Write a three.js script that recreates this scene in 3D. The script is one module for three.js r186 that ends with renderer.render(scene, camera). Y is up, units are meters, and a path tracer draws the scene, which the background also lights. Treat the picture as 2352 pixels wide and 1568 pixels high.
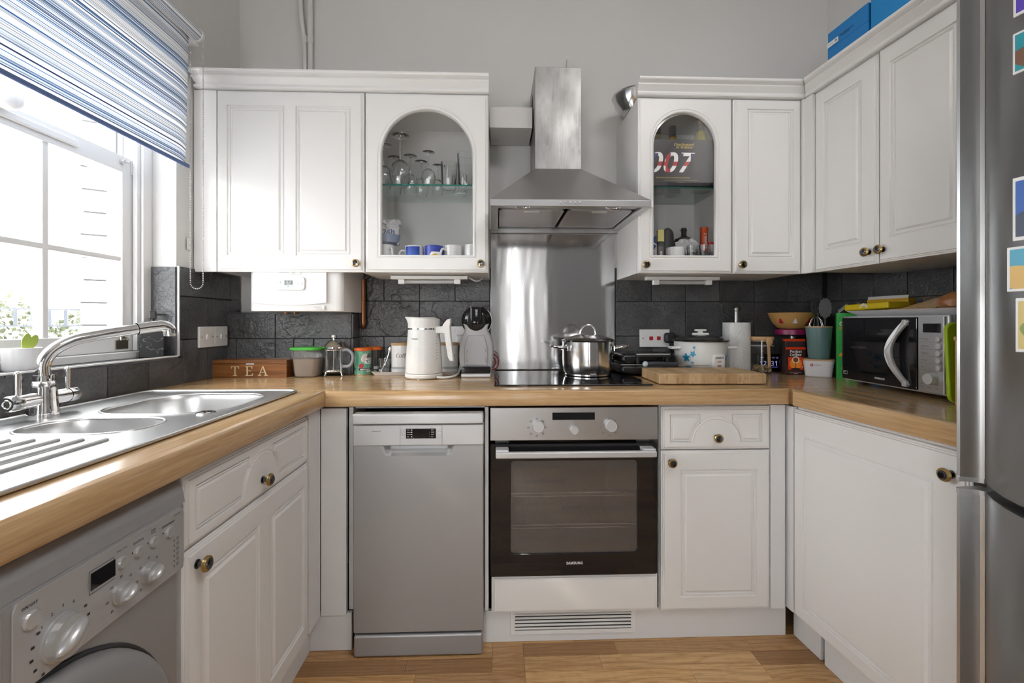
import * as THREE from 'three';
import { RoundedBoxGeometry } from 'three/addons/geometries/RoundedBoxGeometry.js';
import { TextGeometry } from 'three/addons/geometries/TextGeometry.js';
import { FontLoader } from 'three/addons/loaders/FontLoader.js';
import { mergeGeometries, toCreasedNormals } from 'three/addons/utils/BufferGeometryUtils.js';
import { RectAreaLightUniformsLib } from 'three/addons/lights/RectAreaLightUniformsLib.js';

// ---------- camera, sky, lights, exposure ----------
const scene = new THREE.Scene();
const FW = 2352, FH = 1568, FOCAL = 1050;
const camera = new THREE.PerspectiveCamera(2 * Math.atan(FH / 2 / FOCAL) * 180 / Math.PI, FW / FH, 0.05, 100);
camera.position.set(0, 1.147, 0);
camera.rotation.y = -2 * Math.PI / 180;
camera.setViewOffset(FW, FH, 0, 44, FW, FH);          // shifted lens: verticals stay upright
scene.background = new THREE.Color(0.975, 0.99, 1);            // bright overcast sky
scene.backgroundIntensity = 8;
const sun = new THREE.DirectionalLight(0xfff3e0, 0.8);
sun.position.set(-5.2, 5.0, 0.9); sun.target.position.set(-0.6, 1.0, -1.7);
sun.shadow.radius = 3; sun.castShadow = true; sun.shadow.mapSize.set(2048, 2048);
Object.assign(sun.shadow.camera, { left: -4, right: 4, top: 4, bottom: -4, near: 0.1, far: 20 });
scene.add(sun, sun.target);
RectAreaLightUniformsLib.init();
const renderer = new THREE.WebGLRenderer({ antialias: true });
renderer.toneMapping = THREE.LinearToneMapping;
renderer.toneMappingExposure = 1.28;
renderer.shadowMap.enabled = true;
const FILL_LAMP = 6;                                        // glow of the added ceiling panel, unseen fill for the room

// ---------- helpers ----------
const V3 = (x, y, z) => new THREE.Vector3(x, y, z), V2 = (x, y) => new THREE.Vector2(x, y), PI = Math.PI;
let seed = 12345;
const rnd = () => { seed = (seed * 1664525 + 1013904223) >>> 0; return seed / 4294967296; };
const taken = new Map();
const numbered = (n) => { const k = taken.get(n) ?? 0; taken.set(n, k + 1); return k ? n + '_' + String(k).padStart(3, '0') : n; };
function thing(name, label, category, x = 0, y = 0, z = 0, ry = 0, group) {
  const o = new THREE.Group(); o.name = numbered(name); scene.add(o);
  o.position.set(x, y, z); o.rotation.y = ry; o.userData = { label, category };
  if (group) o.userData.group = group;
  return o;
}
function structure(name, x = 0, y = 0, z = 0, ry = 0, label) {
  const o = new THREE.Group(); o.name = name; taken.set(name, 1); scene.add(o);
  o.position.set(x, y, z); o.rotation.y = ry; o.userData = { kind: 'structure' };
  if (label) o.userData.label = label;
  return o;
}
function mk(parent, name, geo, mat, x = 0, y = 0, z = 0, rx = 0, ry = 0, rz = 0) {
  const m = new THREE.Mesh(geo, mat); m.name = name; m.position.set(x, y, z); m.rotation.set(rx, ry, rz); parent.add(m);
  return m;
}
function copyOf(o, x, y, z, ry, label) {
  const c = o.clone(); c.name = numbered(o.name.replace(/_\d{3}$/, '')); c.userData = { ...o.userData }; if (label) c.userData.label = label;
  c.position.set(x, y, z); c.rotation.y = ry ?? o.rotation.y; scene.add(c); return c;
}
const BX = (w, h, d) => new THREE.BoxGeometry(w, h, d);
const RB = (w, h, d, r = 0.003, s = 2) => new RoundedBoxGeometry(w, h, d, s, Math.min(r, w / 2 - 1e-4, h / 2 - 1e-4, d / 2 - 1e-4));
const CY = (a, b, h, n = 32) => new THREE.CylinderGeometry(a, b, h, n);
const SP = (r, a = 24, b = 16) => new THREE.SphereGeometry(r, a, b);
const TO = (R, r, a = 32, b = 10, arc = PI * 2) => new THREE.TorusGeometry(R, r, b, a, arc);
const LT = (pts, n = 48, ang = 0.6) => toCreasedNormals(new THREE.LatheGeometry(pts.map(([r, y]) => V2(Math.max(r, 1e-5), y)), n), ang);
const TB = (pts, r, seg = 40, rs = 10, closed = false) => new THREE.TubeGeometry(new THREE.CatmullRomCurve3(pts.map((p) => V3(...p)), closed), seg, r, rs, closed);
const tf = (g, x = 0, y = 0, z = 0, rx = 0, ry = 0, rz = 0, sx = 1, sy = 1, sz = 1) =>
  g.applyMatrix4(new THREE.Matrix4().compose(V3(x, y, z), new THREE.Quaternion().setFromEuler(new THREE.Euler(rx, ry, rz)), V3(sx, sy, sz)));
function flat(g) {
  const n = g.index ? g.toNonIndexed() : g.clone();
  for (const k of Object.keys(n.attributes)) if (!['position', 'normal', 'uv'].includes(k)) n.deleteAttribute(k);
  if (!n.attributes.normal) n.computeVertexNormals();
  if (!n.attributes.uv) n.setAttribute('uv', new THREE.BufferAttribute(new Float32Array(n.attributes.position.count * 2), 2));
  n.clearGroups(); return n;
}
const mg = (list, groups = false) => mergeGeometries(list.map(flat), groups);
// texture coordinates in metres from the face's main direction; turn swaps u and v, or names the axis that u follows
function uvm(g, turn = false, ou = 0, ov = 0) {
  const ax3 = { x: 0, y: 1, z: 2 }[turn];
  const n = flat(g), p = n.attributes.position, q = n.attributes.normal, uv = n.attributes.uv;
  for (let i = 0; i < p.count; i += 3) {
    const ax = Math.abs(q.getX(i) + q.getX(i + 1) + q.getX(i + 2)), ay = Math.abs(q.getY(i) + q.getY(i + 1) + q.getY(i + 2)), az = Math.abs(q.getZ(i) + q.getZ(i + 1) + q.getZ(i + 2));
    for (let j = i; j < i + 3; j++) {
      let u, v;
      if (ax3 !== undefined) {
        const c = [p.getX(j), p.getY(j), p.getZ(j)], big = ay >= ax && ay >= az ? 1 : ax >= az ? 0 : 2;
        u = c[ax3]; v = big === ax3 ? c[(ax3 + 1) % 3] : c[3 - ax3 - big]; uv.setXY(j, u + ou, v + ov); continue;
      }
      if (ay >= ax && ay >= az) { u = p.getX(j); v = p.getZ(j); } else if (ax >= az) { u = p.getZ(j); v = p.getY(j); } else { u = p.getX(j); v = p.getY(j); }
      uv.setXY(j, (turn ? v : u) + ou, (turn ? u : v) + ov);
    }
  }
  return n;
}
const poly = (pts) => new THREE.Shape(pts.map((p) => V2(p[0], p[1])));
function rrect(w, h, r, cx = 0, cy = 0, n = 6) {          // rounded rectangle, counter-clockwise points
  const out = [];
  for (const [sx, sy, a0] of [[1, -1, -PI / 2], [1, 1, 0], [-1, 1, PI / 2], [-1, -1, PI]])
    for (let i = 0; i <= n; i++) { const a = a0 + (i / n) * PI / 2; out.push([cx + sx * (w / 2 - r) + r * Math.cos(a), cy + sy * (h / 2 - r) + r * Math.sin(a)]); }
  return out;
}
const EX = (pts, depth, bevel = 0, holes = [], bs = 2) => {
  const s = poly(pts); for (const h of holes) s.holes.push(new THREE.Path([...h].map((p) => V2(p[0], p[1]))));
  return new THREE.ExtrudeGeometry(s, { depth: depth - 2 * bevel, bevelEnabled: bevel > 0, bevelSize: bevel, bevelThickness: bevel, bevelSegments: bs, bevelOffset: -bevel, steps: 1, curveSegments: 12 }).translate(0, 0, bevel);
};
function insetLoop(c, o) {                                 // mitred inward offset of a counter-clockwise loop
  if (!o) return c.map((p) => [...p]);
  const n = c.length;
  return c.map((p, i) => {
    const a = c[(i + n - 1) % n], b = c[(i + 1) % n];
    let d1 = [p[0] - a[0], p[1] - a[1]], d2 = [b[0] - p[0], b[1] - p[1]];
    const l1 = Math.hypot(...d1) || 1, l2 = Math.hypot(...d2) || 1; d1 = [d1[0] / l1, d1[1] / l1]; d2 = [d2[0] / l2, d2[1] / l2];
    const n1 = [-d1[1], d1[0]], n2 = [-d2[1], d2[0]], k = 1 + n1[0] * n2[0] + n1[1] * n2[1];
    return [p[0] + o * (n1[0] + n2[0]) / Math.max(k, 0.3), p[1] + o * (n1[1] + n2[1]) / Math.max(k, 0.3)];
  });
}
function ringLoft(rings, cap = false) {                    // rings: [points2d, z]; faces between neighbours, optional end cap
  const pos = [], n = rings[0][0].length;
  const put = (p, z) => pos.push(p[0], p[1], z);
  for (let k = 0; k + 1 < rings.length; k++) for (let i = 0; i < n; i++) {
    const j = (i + 1) % n, [A, za] = rings[k], [B, zb] = rings[k + 1];
    put(A[i], za); put(A[j], za); put(B[j], zb); put(A[i], za); put(B[j], zb); put(B[i], zb);
  }
  const g = new THREE.BufferGeometry(); g.setAttribute('position', new THREE.Float32BufferAttribute(pos, 3)); g.computeVertexNormals();
  const list = [g];
  if (cap) list.push(new THREE.ShapeGeometry(poly(rings[rings.length - 1][0])).translate(0, 0, rings[rings.length - 1][1]));
  return mg(list);
}
const EDGE = [[0, -0.02], [0, -0.009], [0.0015, -0.0072], [0.005, -0.0065], [0.0062, -0.004], [0.0098, -0.0034], [0.0112, 0]];
const PANEL = [[0, 0], [0.0024, -0.0052], [0.006, -0.0058], [0.0078, -0.0018], [0.011, -0.0012], [0.0126, -0.005], [0.0175, -0.0044], [0.0235, 0.0006]];
const ARCHED = [[0, 0], [0.002, -0.0026], [0.005, -0.0026], [0.0075, 0.0014], [0.0115, 0.0018], [0.014, -0.0002], [0.0152, -0.004], [0.0155, -0.0185]];
const rect = (x0, y0, x1, y1) => [[x0, y0], [x1, y0], [x1, y1], [x0, y1]];
// a moulded door front: x centred, y from 0, front face at z = 0, 20 mm thick
function doorGeo(w, h, panels = [], open = [], edge = EDGE) {
  const outer = rect(-w / 2, 0, w / 2, h), last = edge[edge.length - 1];
  const list = [ringLoft(edge.map(([o, z]) => [insetLoop(outer, o), z]))];
  const face = poly(insetLoop(outer, last[0])), back = poly(outer);
  for (const c of [...panels, ...open]) face.holes.push(new THREE.Path(c.map((p) => V2(...p))));
  for (const c of open) back.holes.push(new THREE.Path(insetLoop(c, 0.0155).map((p) => V2(...p))));
  list.push(new THREE.ShapeGeometry(face).translate(0, 0, last[1]));
  list.push(new THREE.ShapeGeometry(back).scale(-1, 1, -1).rotateY(0).translate(0, 0, -0.02));
  for (const c of panels) list.push(ringLoft(PANEL.map(([o, z]) => [insetLoop(c, o), z]), true));
  for (const c of open) list.push(ringLoft(ARCHED.map(([o, z]) => [insetLoop(c, o), z])));
  return uvm(toCreasedNormals(mg(list), 0.3));
}
const archLoop = (x0, y0, x1, y1, n = 28) => {             // flat foot, half-round head
  const r = (x1 - x0) / 2, cx = (x0 + x1) / 2, out = [[x0, y0], [x1, y0]];
  for (let i = 0; i <= n; i++) out.push([cx + r * Math.cos(PI * i / n), y1 - r + r * Math.sin(PI * i / n)]);
  return out;
};
const canvas = (w, h, draw) => {
  const c = document.createElement('canvas'); c.width = w; c.height = h; draw(c.getContext('2d'), w, h);
  const t = new THREE.CanvasTexture(c); t.colorSpace = THREE.SRGBColorSpace; return t;
};
const cl = (v) => Math.max(0, Math.min(1, v));
// tileable noise
const hash = (x, y, s) => { let h = Math.imul(x, 374761393) ^ Math.imul(y, 668265263) ^ Math.imul(s, 2246822519); h = Math.imul(h ^ (h >>> 13), 1274126177); return ((h ^ (h >>> 16)) >>> 0) / 4294967296; };
const vn = (x, y, px, py, s = 0) => {
  const i = Math.floor(x), j = Math.floor(y), f = x - i, g = y - j, u = f * f * (3 - 2 * f), v = g * g * (3 - 2 * g), m = (a, n) => ((a % n) + n) % n;
  const a = hash(m(i, px), m(j, py), s), b = hash(m(i + 1, px), m(j, py), s), c = hash(m(i, px), m(j + 1, py), s), d = hash(m(i + 1, px), m(j + 1, py), s);
  return a + (b - a) * u + (c - a) * v + (a - b - c + d) * u * v;
};
const fbm = (x, y, px, py, o = 4, s = 0) => { let t = 0, a = 0.5; for (let k = 0; k < o; k++) { t += a * vn(x, y, px, py, s + k); x *= 2; y *= 2; px *= 2; py *= 2; a /= 2; } return t; };
function tex(w, h, fn, srgb, rx = 1, ry = 1) {
  const d = new Uint8Array(w * h * 4);
  for (let y = 0; y < h; y++) for (let x = 0; x < w; x++) { const c = fn(x / w, y / h), o = (y * w + x) * 4; d[o] = cl(c[0]) * 255; d[o + 1] = cl(c[1] ?? c[0]) * 255; d[o + 2] = cl(c[2] ?? c[0]) * 255; d[o + 3] = 255; }
  const t = new THREE.DataTexture(d, w, h); t.wrapS = t.wrapT = THREE.RepeatWrapping; t.magFilter = THREE.LinearFilter; t.minFilter = THREE.LinearMipmapLinearFilter;
  if (srgb) t.colorSpace = THREE.SRGBColorSpace; t.repeat.set(rx, ry); t.needsUpdate = true; return t;
}
const mix3 = (a, b, t) => a.map((v, i) => v + (b[i] - v) * cl(t));
const S = (color, roughness = 0.5, metalness = 0, more = {}) => new THREE.MeshStandardMaterial({ color, roughness, metalness, ...more });
const P = (color, roughness, more) => new THREE.MeshPhysicalMaterial({ color, roughness, ...more });
const font = await new FontLoader().loadAsync('fonts/droid/droid_sans_bold.typeface.json');
const fontR = await new FontLoader().loadAsync('fonts/droid/droid_sans_regular.typeface.json');
const fontS = await new FontLoader().loadAsync('fonts/droid/droid_serif_regular.typeface.json');
// flat printed lettering: a wafer of real letters, centred on x
function letters(parent, str, size, mat, x, y, z, { f = font, ry = 0, rx = 0, rz = 0, stretch = 1, depth = 0.0003 } = {}) {
  const g = new TextGeometry(str, { font: f, size, depth, curveSegments: 3 }); g.computeBoundingBox();
  g.translate(-(g.boundingBox.max.x + g.boundingBox.min.x) / 2, 0, 0); g.scale(stretch, 1, 1);
  return mk(parent, 'lettering', g, mat, x, y, z, rx, ry, rz);
}
// a flat print: picture w x h metres, drawn on a canvas with see-through ground
const print = (parent, name, w, h, px, draw, x, y, z, ry = 0, rx = 0, rough = 0.4) =>
  mk(parent, name, new THREE.PlaneGeometry(w, h), new THREE.MeshStandardMaterial({ map: canvas(px, Math.max(4, Math.round(px * h / w)), draw), transparent: true, roughness: rough }), x, y, z, rx, ry);
const wrapPrint = (parent, name, r0, r1, h, a0, a1, px, draw, y, rough = 0.4, more = {}) => {   // print round a can; angles from +z towards +x
  const g = new THREE.CylinderGeometry(r1, r0, h, 36, 1, true, a0, a1 - a0);
  return mk(parent, name, g, new THREE.MeshStandardMaterial({ map: canvas(px, Math.round(px * h / (r0 * (a1 - a0))), draw), transparent: true, roughness: rough, ...more }), 0, y + h / 2, 0);
};

// ---------- materials ----------
const plaster = tex(256, 256, (u, v) => [0.5 + 0.5 * (fbm(u * 32, v * 32, 32, 32, 3) - 0.45) + 0.25 * (fbm(u * 5, v * 5, 5, 5, 3, 9) - 0.45)], false, 1.2, 1.2);
const m_wall = S(new THREE.Color(0.69, 0.68, 0.665), 0.8, 0, { bumpMap: plaster, bumpScale: 0.0012 });
const m_ceiling = S(new THREE.Color(0.82, 0.815, 0.8), 0.9);
const peel = tex(256, 256, (u, v) => [0.5 + 0.6 * (fbm(u * 60, v * 60, 60, 60, 2) - 0.4)], false, 5, 5);
const m_white = P(new THREE.Color(0.80, 0.795, 0.785), 0.33, { bumpMap: peel, bumpScale: 0.00012, clearcoat: 0.15, clearcoatRoughness: 0.3 });
const m_board = S(new THREE.Color(0.76, 0.765, 0.775), 0.45);            // plinths and filler strips
const m_carcass = S(new THREE.Color(0.80, 0.795, 0.785), 0.4);
const m_paint = S(new THREE.Color(0.83, 0.83, 0.83), 0.3);
const beechFn = (u, v) => {
  const w = v * 40 + 1.6 * fbm(u * 3, v * 6, 3, 6, 3, 3), s = fbm(u * 6, w * 3, 6, 120, 3, 5), f = vn(u * 40, v * 300, 40, 300, 8), k = fbm(u * 4, v * 14, 4, 14, 3, 21);
  return mix3(mix3([0.79, 0.66, 0.49], [0.70, 0.555, 0.385], s * 1.9 - 0.5), [0.85, 0.725, 0.555], k * 1.2 - 0.45).map((c) => c - 0.05 * f);
};
const t_beech = tex(512, 512, beechFn, true, 0.9, 1.8);
const m_beech = P(0xffffff, 0.22, { map: t_beech, clearcoat: 0.35, clearcoatRoughness: 0.12 });
const oakFn = (u, v) => {
  const d = fbm(u * 3, v * 3, 3, 3, 3, 31), ring = Math.sin((v * 22 + d * 9) * PI * 2 * 0.5), pore = vn(u * 30, v * 260, 30, 260, 33), s = fbm(u * 5, v * 40, 5, 40, 3, 35);
  return mix3(mix3([0.76, 0.63, 0.46], [0.64, 0.50, 0.34], cl(ring * 0.5 + 0.5) ** 4 * 0.55), [0.56, 0.40, 0.24], s * 1.4 - 0.55).map((c) => c - 0.07 * (pore > 0.72 ? 1 : 0));
};
const t_oak = tex(512, 512, oakFn, true, 1, 1);
const oakTones = [[1.18, 1.16, 1.12], [0.86, 0.78, 0.72], [1.04, 0.98, 0.9], [0.66, 0.55, 0.47], [1.25, 1.2, 1.1], [0.9, 0.8, 0.72], [1.1, 1.0, 0.8]].map(([r, g, b], i) => {
  const t = t_oak.clone(); t.repeat.set(0.9 + (i % 3) * 0.25, [2.2, 5.5, 3.2, 6.5, 2.6, 4.2, 3.6][i]); t.offset.set(i * 0.37, i * 0.61); t.needsUpdate = true;
  return S(new THREE.Color(r * 1.08, g * 1.08, b * 1.08), 0.4, 0, { map: t });
});
const slateH = (u, v) => {
  const a = fbm(u * 4, v * 4, 4, 4, 5, 41), r = 1 - Math.abs(2 * fbm(u * 3 + 0.7 * a, v * 3 + a, 3, 3, 4, 47) - 1), step = Math.floor(a * 9) / 9;
  return [cl(0.35 * a + 0.75 * step - 0.1 + 0.35 * (r > 0.93 ? (r - 0.93) * 9 : 0) + 0.12 * vn(u * 90, v * 90, 90, 90, 44))];
};
const t_slateBump = tex(512, 512, slateH, false, 1, 1);
const t_slate = tex(256, 256, (u, v) => { const a = fbm(u * 6, v * 6, 6, 6, 4, 51), b = vn(u * 60, v * 60, 60, 60, 52); const k = 0.27 + 0.16 * (a - 0.4) + 0.03 * b; return [k, k * 1.01, k * 1.04]; }, true, 2, 2);
const slates = [0, 1, 2, 3].map((i) => {
  const b = t_slateBump.clone(); b.repeat.set(2.1, 2.1); b.offset.set(i * 0.29, i * 0.43); b.needsUpdate = true;
  const c = 0.95 + 0.12 * i;
  return S(new THREE.Color(c, c, c), 0.36, 0, { map: t_slate, bumpMap: b, bumpScale: 0.009 });
});
const m_grout = S(new THREE.Color(0.02, 0.02, 0.021), 0.8);
const brush = tex(256, 256, (u, v) => [0.84 + 0.1 * (vn(u * 4, v * 256, 4, 256, 61) - 0.5) + 0.3 * (fbm(u * 4, v * 5, 4, 5, 3, 62) - 0.45)], false, 2, 2);
const brushV = tex(256, 256, (u, v) => [0.82 + 0.1 * (vn(u * 256, v * 4, 256, 4, 63) - 0.5) + 0.45 * (fbm(u * 4, v * 4, 4, 4, 4, 64) - 0.45)], false, 2, 2);
const m_steel = S(new THREE.Color(0.52, 0.52, 0.525), 0.40, 1, { roughnessMap: brush });
const t_smudge = tex(256, 256, (u, v) => { const a = fbm(u * 5, v * 3, 5, 3, 4, 65), b = vn(u * 120, v * 6, 120, 6, 66), c = fbm(u * 14, v * 5, 14, 5, 3, 67); const k = 0.86 + 0.42 * (a - 0.47) - 0.1 * b * (c > 0.5 ? 1 : 0.3); return [cl(k), cl(k), cl(k * 0.99)]; }, true, 2.4, 2.4);
const m_steelV = S(new THREE.Color(0.54, 0.54, 0.545), 0.46, 1, { roughnessMap: brushV, map: t_smudge });
const waves = tex(256, 256, (u, v) => [0.5 + 0.45 * (fbm(u * 7 + 0.5 * vn(u * 2, v * 2, 2, 2, 71), v * 1, 7, 1, 3, 72) - 0.4) + 0.1 * (fbm(u * 4, v * 4, 4, 4, 3, 73) - 0.4)], false, 1.6, 1.2);
const m_splash = S(new THREE.Color(0.54, 0.54, 0.545), 0.11, 1, { bumpMap: waves, bumpScale: 0.0045, roughnessMap: null });
const m_sinkSteel = S(new THREE.Color(0.76, 0.765, 0.77), 0.3, 1, { roughnessMap: null });
const m_chrome = S(new THREE.Color(0.82, 0.82, 0.83), 0.06, 1);
const m_polish = S(new THREE.Color(0.72, 0.72, 0.725), 0.12, 1);
const m_silver = S(new THREE.Color(0.40, 0.405, 0.415), 0.42, 0.55);     // silver-painted appliance sheet
const m_silverLight = S(new THREE.Color(0.58, 0.585, 0.595), 0.4, 0.4);
const m_silverPlastic = S(new THREE.Color(0.52, 0.525, 0.53), 0.3, 0.5);
const m_brass = S(new THREE.Color(0.46, 0.33, 0.14), 0.32, 1);
const m_dark = S(new THREE.Color(0.13, 0.13, 0.15), 0.12, 1);
const m_black = S(new THREE.Color(0.012, 0.012, 0.013), 0.35);
const m_blackGloss = P(new THREE.Color(0.012, 0.012, 0.014), 0.04, {});
const m_charcoal = S(new THREE.Color(0.03, 0.03, 0.033), 0.5);
const m_plasticWhite = S(new THREE.Color(0.80, 0.80, 0.80), 0.3);
const m_offwhite = S(new THREE.Color(0.72, 0.72, 0.70), 0.35);
const m_copper = S(new THREE.Color(0.40, 0.19, 0.10), 0.4, 0.9);
const m_ink = S(new THREE.Color(0.02, 0.02, 0.025), 0.6);
const m_inkGrey = S(new THREE.Color(0.16, 0.16, 0.17), 0.6);
const m_inkWhite = S(new THREE.Color(0.8, 0.8, 0.8), 0.5);
const m_ceramic = P(new THREE.Color(0.82, 0.82, 0.81), 0.12, { clearcoat: 0.5 });
const m_pane = P(0xffffff, 0.0, { transmission: 1, thickness: 0, ior: 1.5 });
const m_glass = P(new THREE.Color(0.97, 0.985, 0.98), 0.0, { transmission: 1, thickness: 0, ior: 1.45 });
const m_clear = P(new THREE.Color(0.97, 0.985, 0.98), 0.0, { transmission: 1, thickness: 0.003, ior: 1.5 });
const m_shelf = P(new THREE.Color(0.90, 0.955, 0.94), 0.0, { transmission: 1, thickness: 0, ior: 1.5 });
const m_shelfEdge = P(new THREE.Color(0.03, 0.20, 0.16), 0.1, {});
const m_red = S(new THREE.Color(0.45, 0.02, 0.03), 0.35);
const m_bamboo = S(new THREE.Color(0.50, 0.32, 0.16), 0.5);

// a brass-and-dark knob: foot, stem, ringed brass cup, dark glossy button; points along +z
const knobGeo = (() => {
  const up = (g) => g.rotateX(PI / 2);
  return mg([
    up(LT([[0.0001, 0], [0.0095, 0], [0.0095, 0.002], [0.0055, 0.004], [0.0055, 0.012], [0.008, 0.0145], [0.008, 0.015]], 24)),
    up(LT([[0.008, 0.0145], [0.0145, 0.016], [0.0158, 0.018], [0.015, 0.0192], [0.016, 0.0205], [0.015, 0.0218], [0.0155, 0.023], [0.0142, 0.0245], [0.0108, 0.0252]], 28, 0.3)),
    up(LT([[0.011, 0.0249], [0.0103, 0.0266], [0.0075, 0.0284], [0.004, 0.0292], [0.0001, 0.0294]], 24)),
  ], true);
})();
const KNOB = [m_dark, m_brass, m_dark];
const knob = (door, x, y, z = 0) => mk(door, 'knob', knobGeo, KNOB, x, y, z);

// ---------- the room ----------
const RR = -PI / 2 + 0.0649, LL = PI / 2, WT = 0.911;      // turn of the window-opposite run, of the window run; worktop height
const along = (s, d) => [1.64 + s * 0.0649 - d * 0.9979, -2.21 + s * 0.9979 + d * 0.0649];   // s along the fridge run from the corner, d out from its wall

const floor = structure('floor');
mk(floor, 'subfloor', uvm(BX(3.6, 0.06, 4.4)), S(new THREE.Color(0.42, 0.29, 0.17), 0.5), 0.2, -0.034, -0.35);
{
  const zs = 0.0665, rows = 31;
  for (let k = 0; k < rows; k++) {
    const z0 = -1.70 + k * zs;
    let x = -0.70 - rnd() * 0.3; const end = 1.45;
    while (x < end) {
      let L = 0.2 + rnd() * 0.42; if (k > 0 && k < 4 && x < 0.09 && x + L > 0.06) L = 0.095 - x > 0.06 ? 0.095 - x : L;
      const a = Math.max(x, -0.70), b = Math.min(x + L, end);
      if (b - a > 0.02) {
        const g = RB(b - a - 0.0006, 0.008, zs - 0.0006, 0.0006, 1);
        mk(floor, 'plank', uvm(g, false, rnd() * 3, rnd() * 3), oakTones[Math.floor(rnd() * oakTones.length)], (a + b) / 2, -0.004, z0 + zs / 2);
      }
      x += L;
    }
  }
}
const ceiling = structure('ceiling');
mk(ceiling, 'ceiling_board', BX(3.7, 0.1, 4.4), m_ceiling, 0.2, 3.1, -0.35);

const tileSet = (wall, rows, z = 0.004, clipTop = 9) => {   // rows: [y0, y1, joints along x]
  let n = 0;
  for (const [y0, y1, js] of rows) for (let i = 0; i + 1 < js.length; i++) {
    const w = js[i + 1] - js[i] - 0.003, h = y1 - y0 - 0.003;
    mk(wall, 'tile', uvm(RB(w, h, 0.010, 0.0016, 1), (n & 1) === 1, rnd() * 3, rnd() * 3), slates[n++ % 4], (js[i] + js[i + 1]) / 2, (y0 + y1) / 2, z, 0.004 * (rnd() - 0.5), 0.006 * (rnd() - 0.5));
  }
};
const R3 = [0.912, 1.08], R2 = [1.08, 1.248], R1 = [1.248, 1.412];
const wallBack = structure('wall_back', 0, 0, -2.21);
mk(wallBack, 'plaster', uvm(BX(3.6, 3.1, 0.12)), m_wall, 0.2, 1.5, -0.06);
mk(wallBack, 'grout', BX(0.645, 0.5, 0.006), m_grout, -0.3405, 1.161, 0.001);
mk(wallBack, 'grout', BX(1.062, 0.5, 0.006), m_grout, 1.108, 1.161, 0.001);
tileSet(wallBack, [[...R1, [-0.655, -0.534, -0.366, -0.196, -0.03]], [...R2, [-0.655, -0.366, -0.03]], [...R3, [-0.655, -0.534, -0.196, -0.03]],
  [...R1, [0.58, 0.757, 0.925, 1.094, 1.267, 1.438, 1.61]], [...R2, [0.58, 0.925, 1.267, 1.62]], [...R3, [0.58, 0.757, 1.094, 1.438, 1.62]]], 0.006);
// tiled boxing below the boiler
const boxing = structure('trim_1', 0, 0, -2.104, 0, 'slate-tiled boxing below the boiler');
mk(boxing, 'core', BX(0.556, 0.27, 0.1), m_grout, -0.936, 1.046, -0.052);
tileSet(boxing, [[1.074, 1.186, [-1.212, -0.995, -0.655]], [0.912, 1.074, [-1.212, -1.168, -0.995, -0.913, -0.824, -0.658]]], 0.002);
mk(boxing, 'tile', uvm(RB(0.556, 0.010, 0.098, 0.0016, 1)), slates[1], -0.934, 1.187, -0.048);
mk(boxing, 'tile', uvm(RB(0.010, 0.16, 0.098, 0.0016, 1), false, 0.4), slates[2], -0.654, 0.994, -0.048);
mk(boxing, 'tile', uvm(RB(0.010, 0.108, 0.098, 0.0016, 1), false, 0.9), slates[0], -0.654, 1.131, -0.048);

const wallLeft = structure('wall_left', -1.215, 0, 0, LL);    // local x runs away from the camera
const ZN = 0.55, ZF = 1.782, SILL = 1.012, HEAD = 2.12;        // window opening
mk(wallLeft, 'plaster', uvm(mg([
  tf(BX(2.25, 3.1, 0.25), ZN - 1.125, 1.5, -0.125), tf(BX(2.36 - ZF, 3.1, 0.25), (2.36 + ZF) / 2, 1.5, -0.125),
  tf(BX(ZF - ZN, SILL - 0.012 + 0.05, 0.25), (ZN + ZF) / 2, (SILL - 0.012 - 0.05) / 2, -0.125), tf(BX(ZF - ZN, 3.05 - HEAD, 0.25), (ZN + ZF) / 2, (3.05 + HEAD) / 2, -0.125)])), m_wall);
mk(wallLeft, 'grout', BX(1.95, 0.098, 0.006), m_grout, 0.87, 0.962, 0.001);
mk(wallLeft, 'grout', BX(0.35, 0.44, 0.006), m_grout, 1.965, 1.135, 0.001);
tileSet(wallLeft, [[0.912, 1.012, [0.2, 0.45, 0.785, 1.124, 1.463, 1.632, 1.806]], [0.912, 1.08, [1.806, 1.956, 2.105]],
  [...R2, [1.786, 1.956, 2.2]], [1.248, 1.362, [1.786, 2.12, 2.2]], [1.015, 1.08, [1.786, 1.806]]], 0.005);
for (let i = 0; i < 4; i++) mk(wallLeft, 'sill_tile', uvm(RB(0.305, 0.012, 0.115, 0.0016, 1), false, i * 0.3, 0.7), slates[i], ZN + 0.156 + i * 0.308, SILL, -0.05);
mk(wallLeft, 'sill_trim', RB(ZF - ZN, 0.006, 0.008, 0.002, 2), m_plasticWhite, (ZN + ZF) / 2, 1.019, 0.004);
mk(wallLeft, 'reveal_tile', uvm(RB(0.010, 0.335, 0.098, 0.0016, 1), false, 1.3), slates[3], ZF - 0.004, 1.19, -0.047);
mk(wallLeft, 'tile_edge_trim', RB(0.006, 0.343, 0.010, 0.002, 2), m_silverLight, ZF + 0.001, 1.19, 0.007);

const wallRight = structure('wall_right', 1.64, 0, -2.21, RR);
mk(wallRight, 'plaster', uvm(BX(4.1, 3.1, 0.12)), m_wall, 1.95, 1.5, -0.061);
mk(wallRight, 'grout', BX(1.3, 0.5, 0.005), m_grout, 0.66, 1.161, 0.001);
tileSet(wallRight, [[...R1, [0.012, 0.10, 0.267, 0.424, 0.60, 0.77, 0.94, 1.11, 1.28]], [...R2, [0.012, 0.267, 0.60, 0.94, 1.28]], [...R3, [0.012, 0.1, 0.424, 0.77, 1.11, 1.28]]], 0.006);

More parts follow.
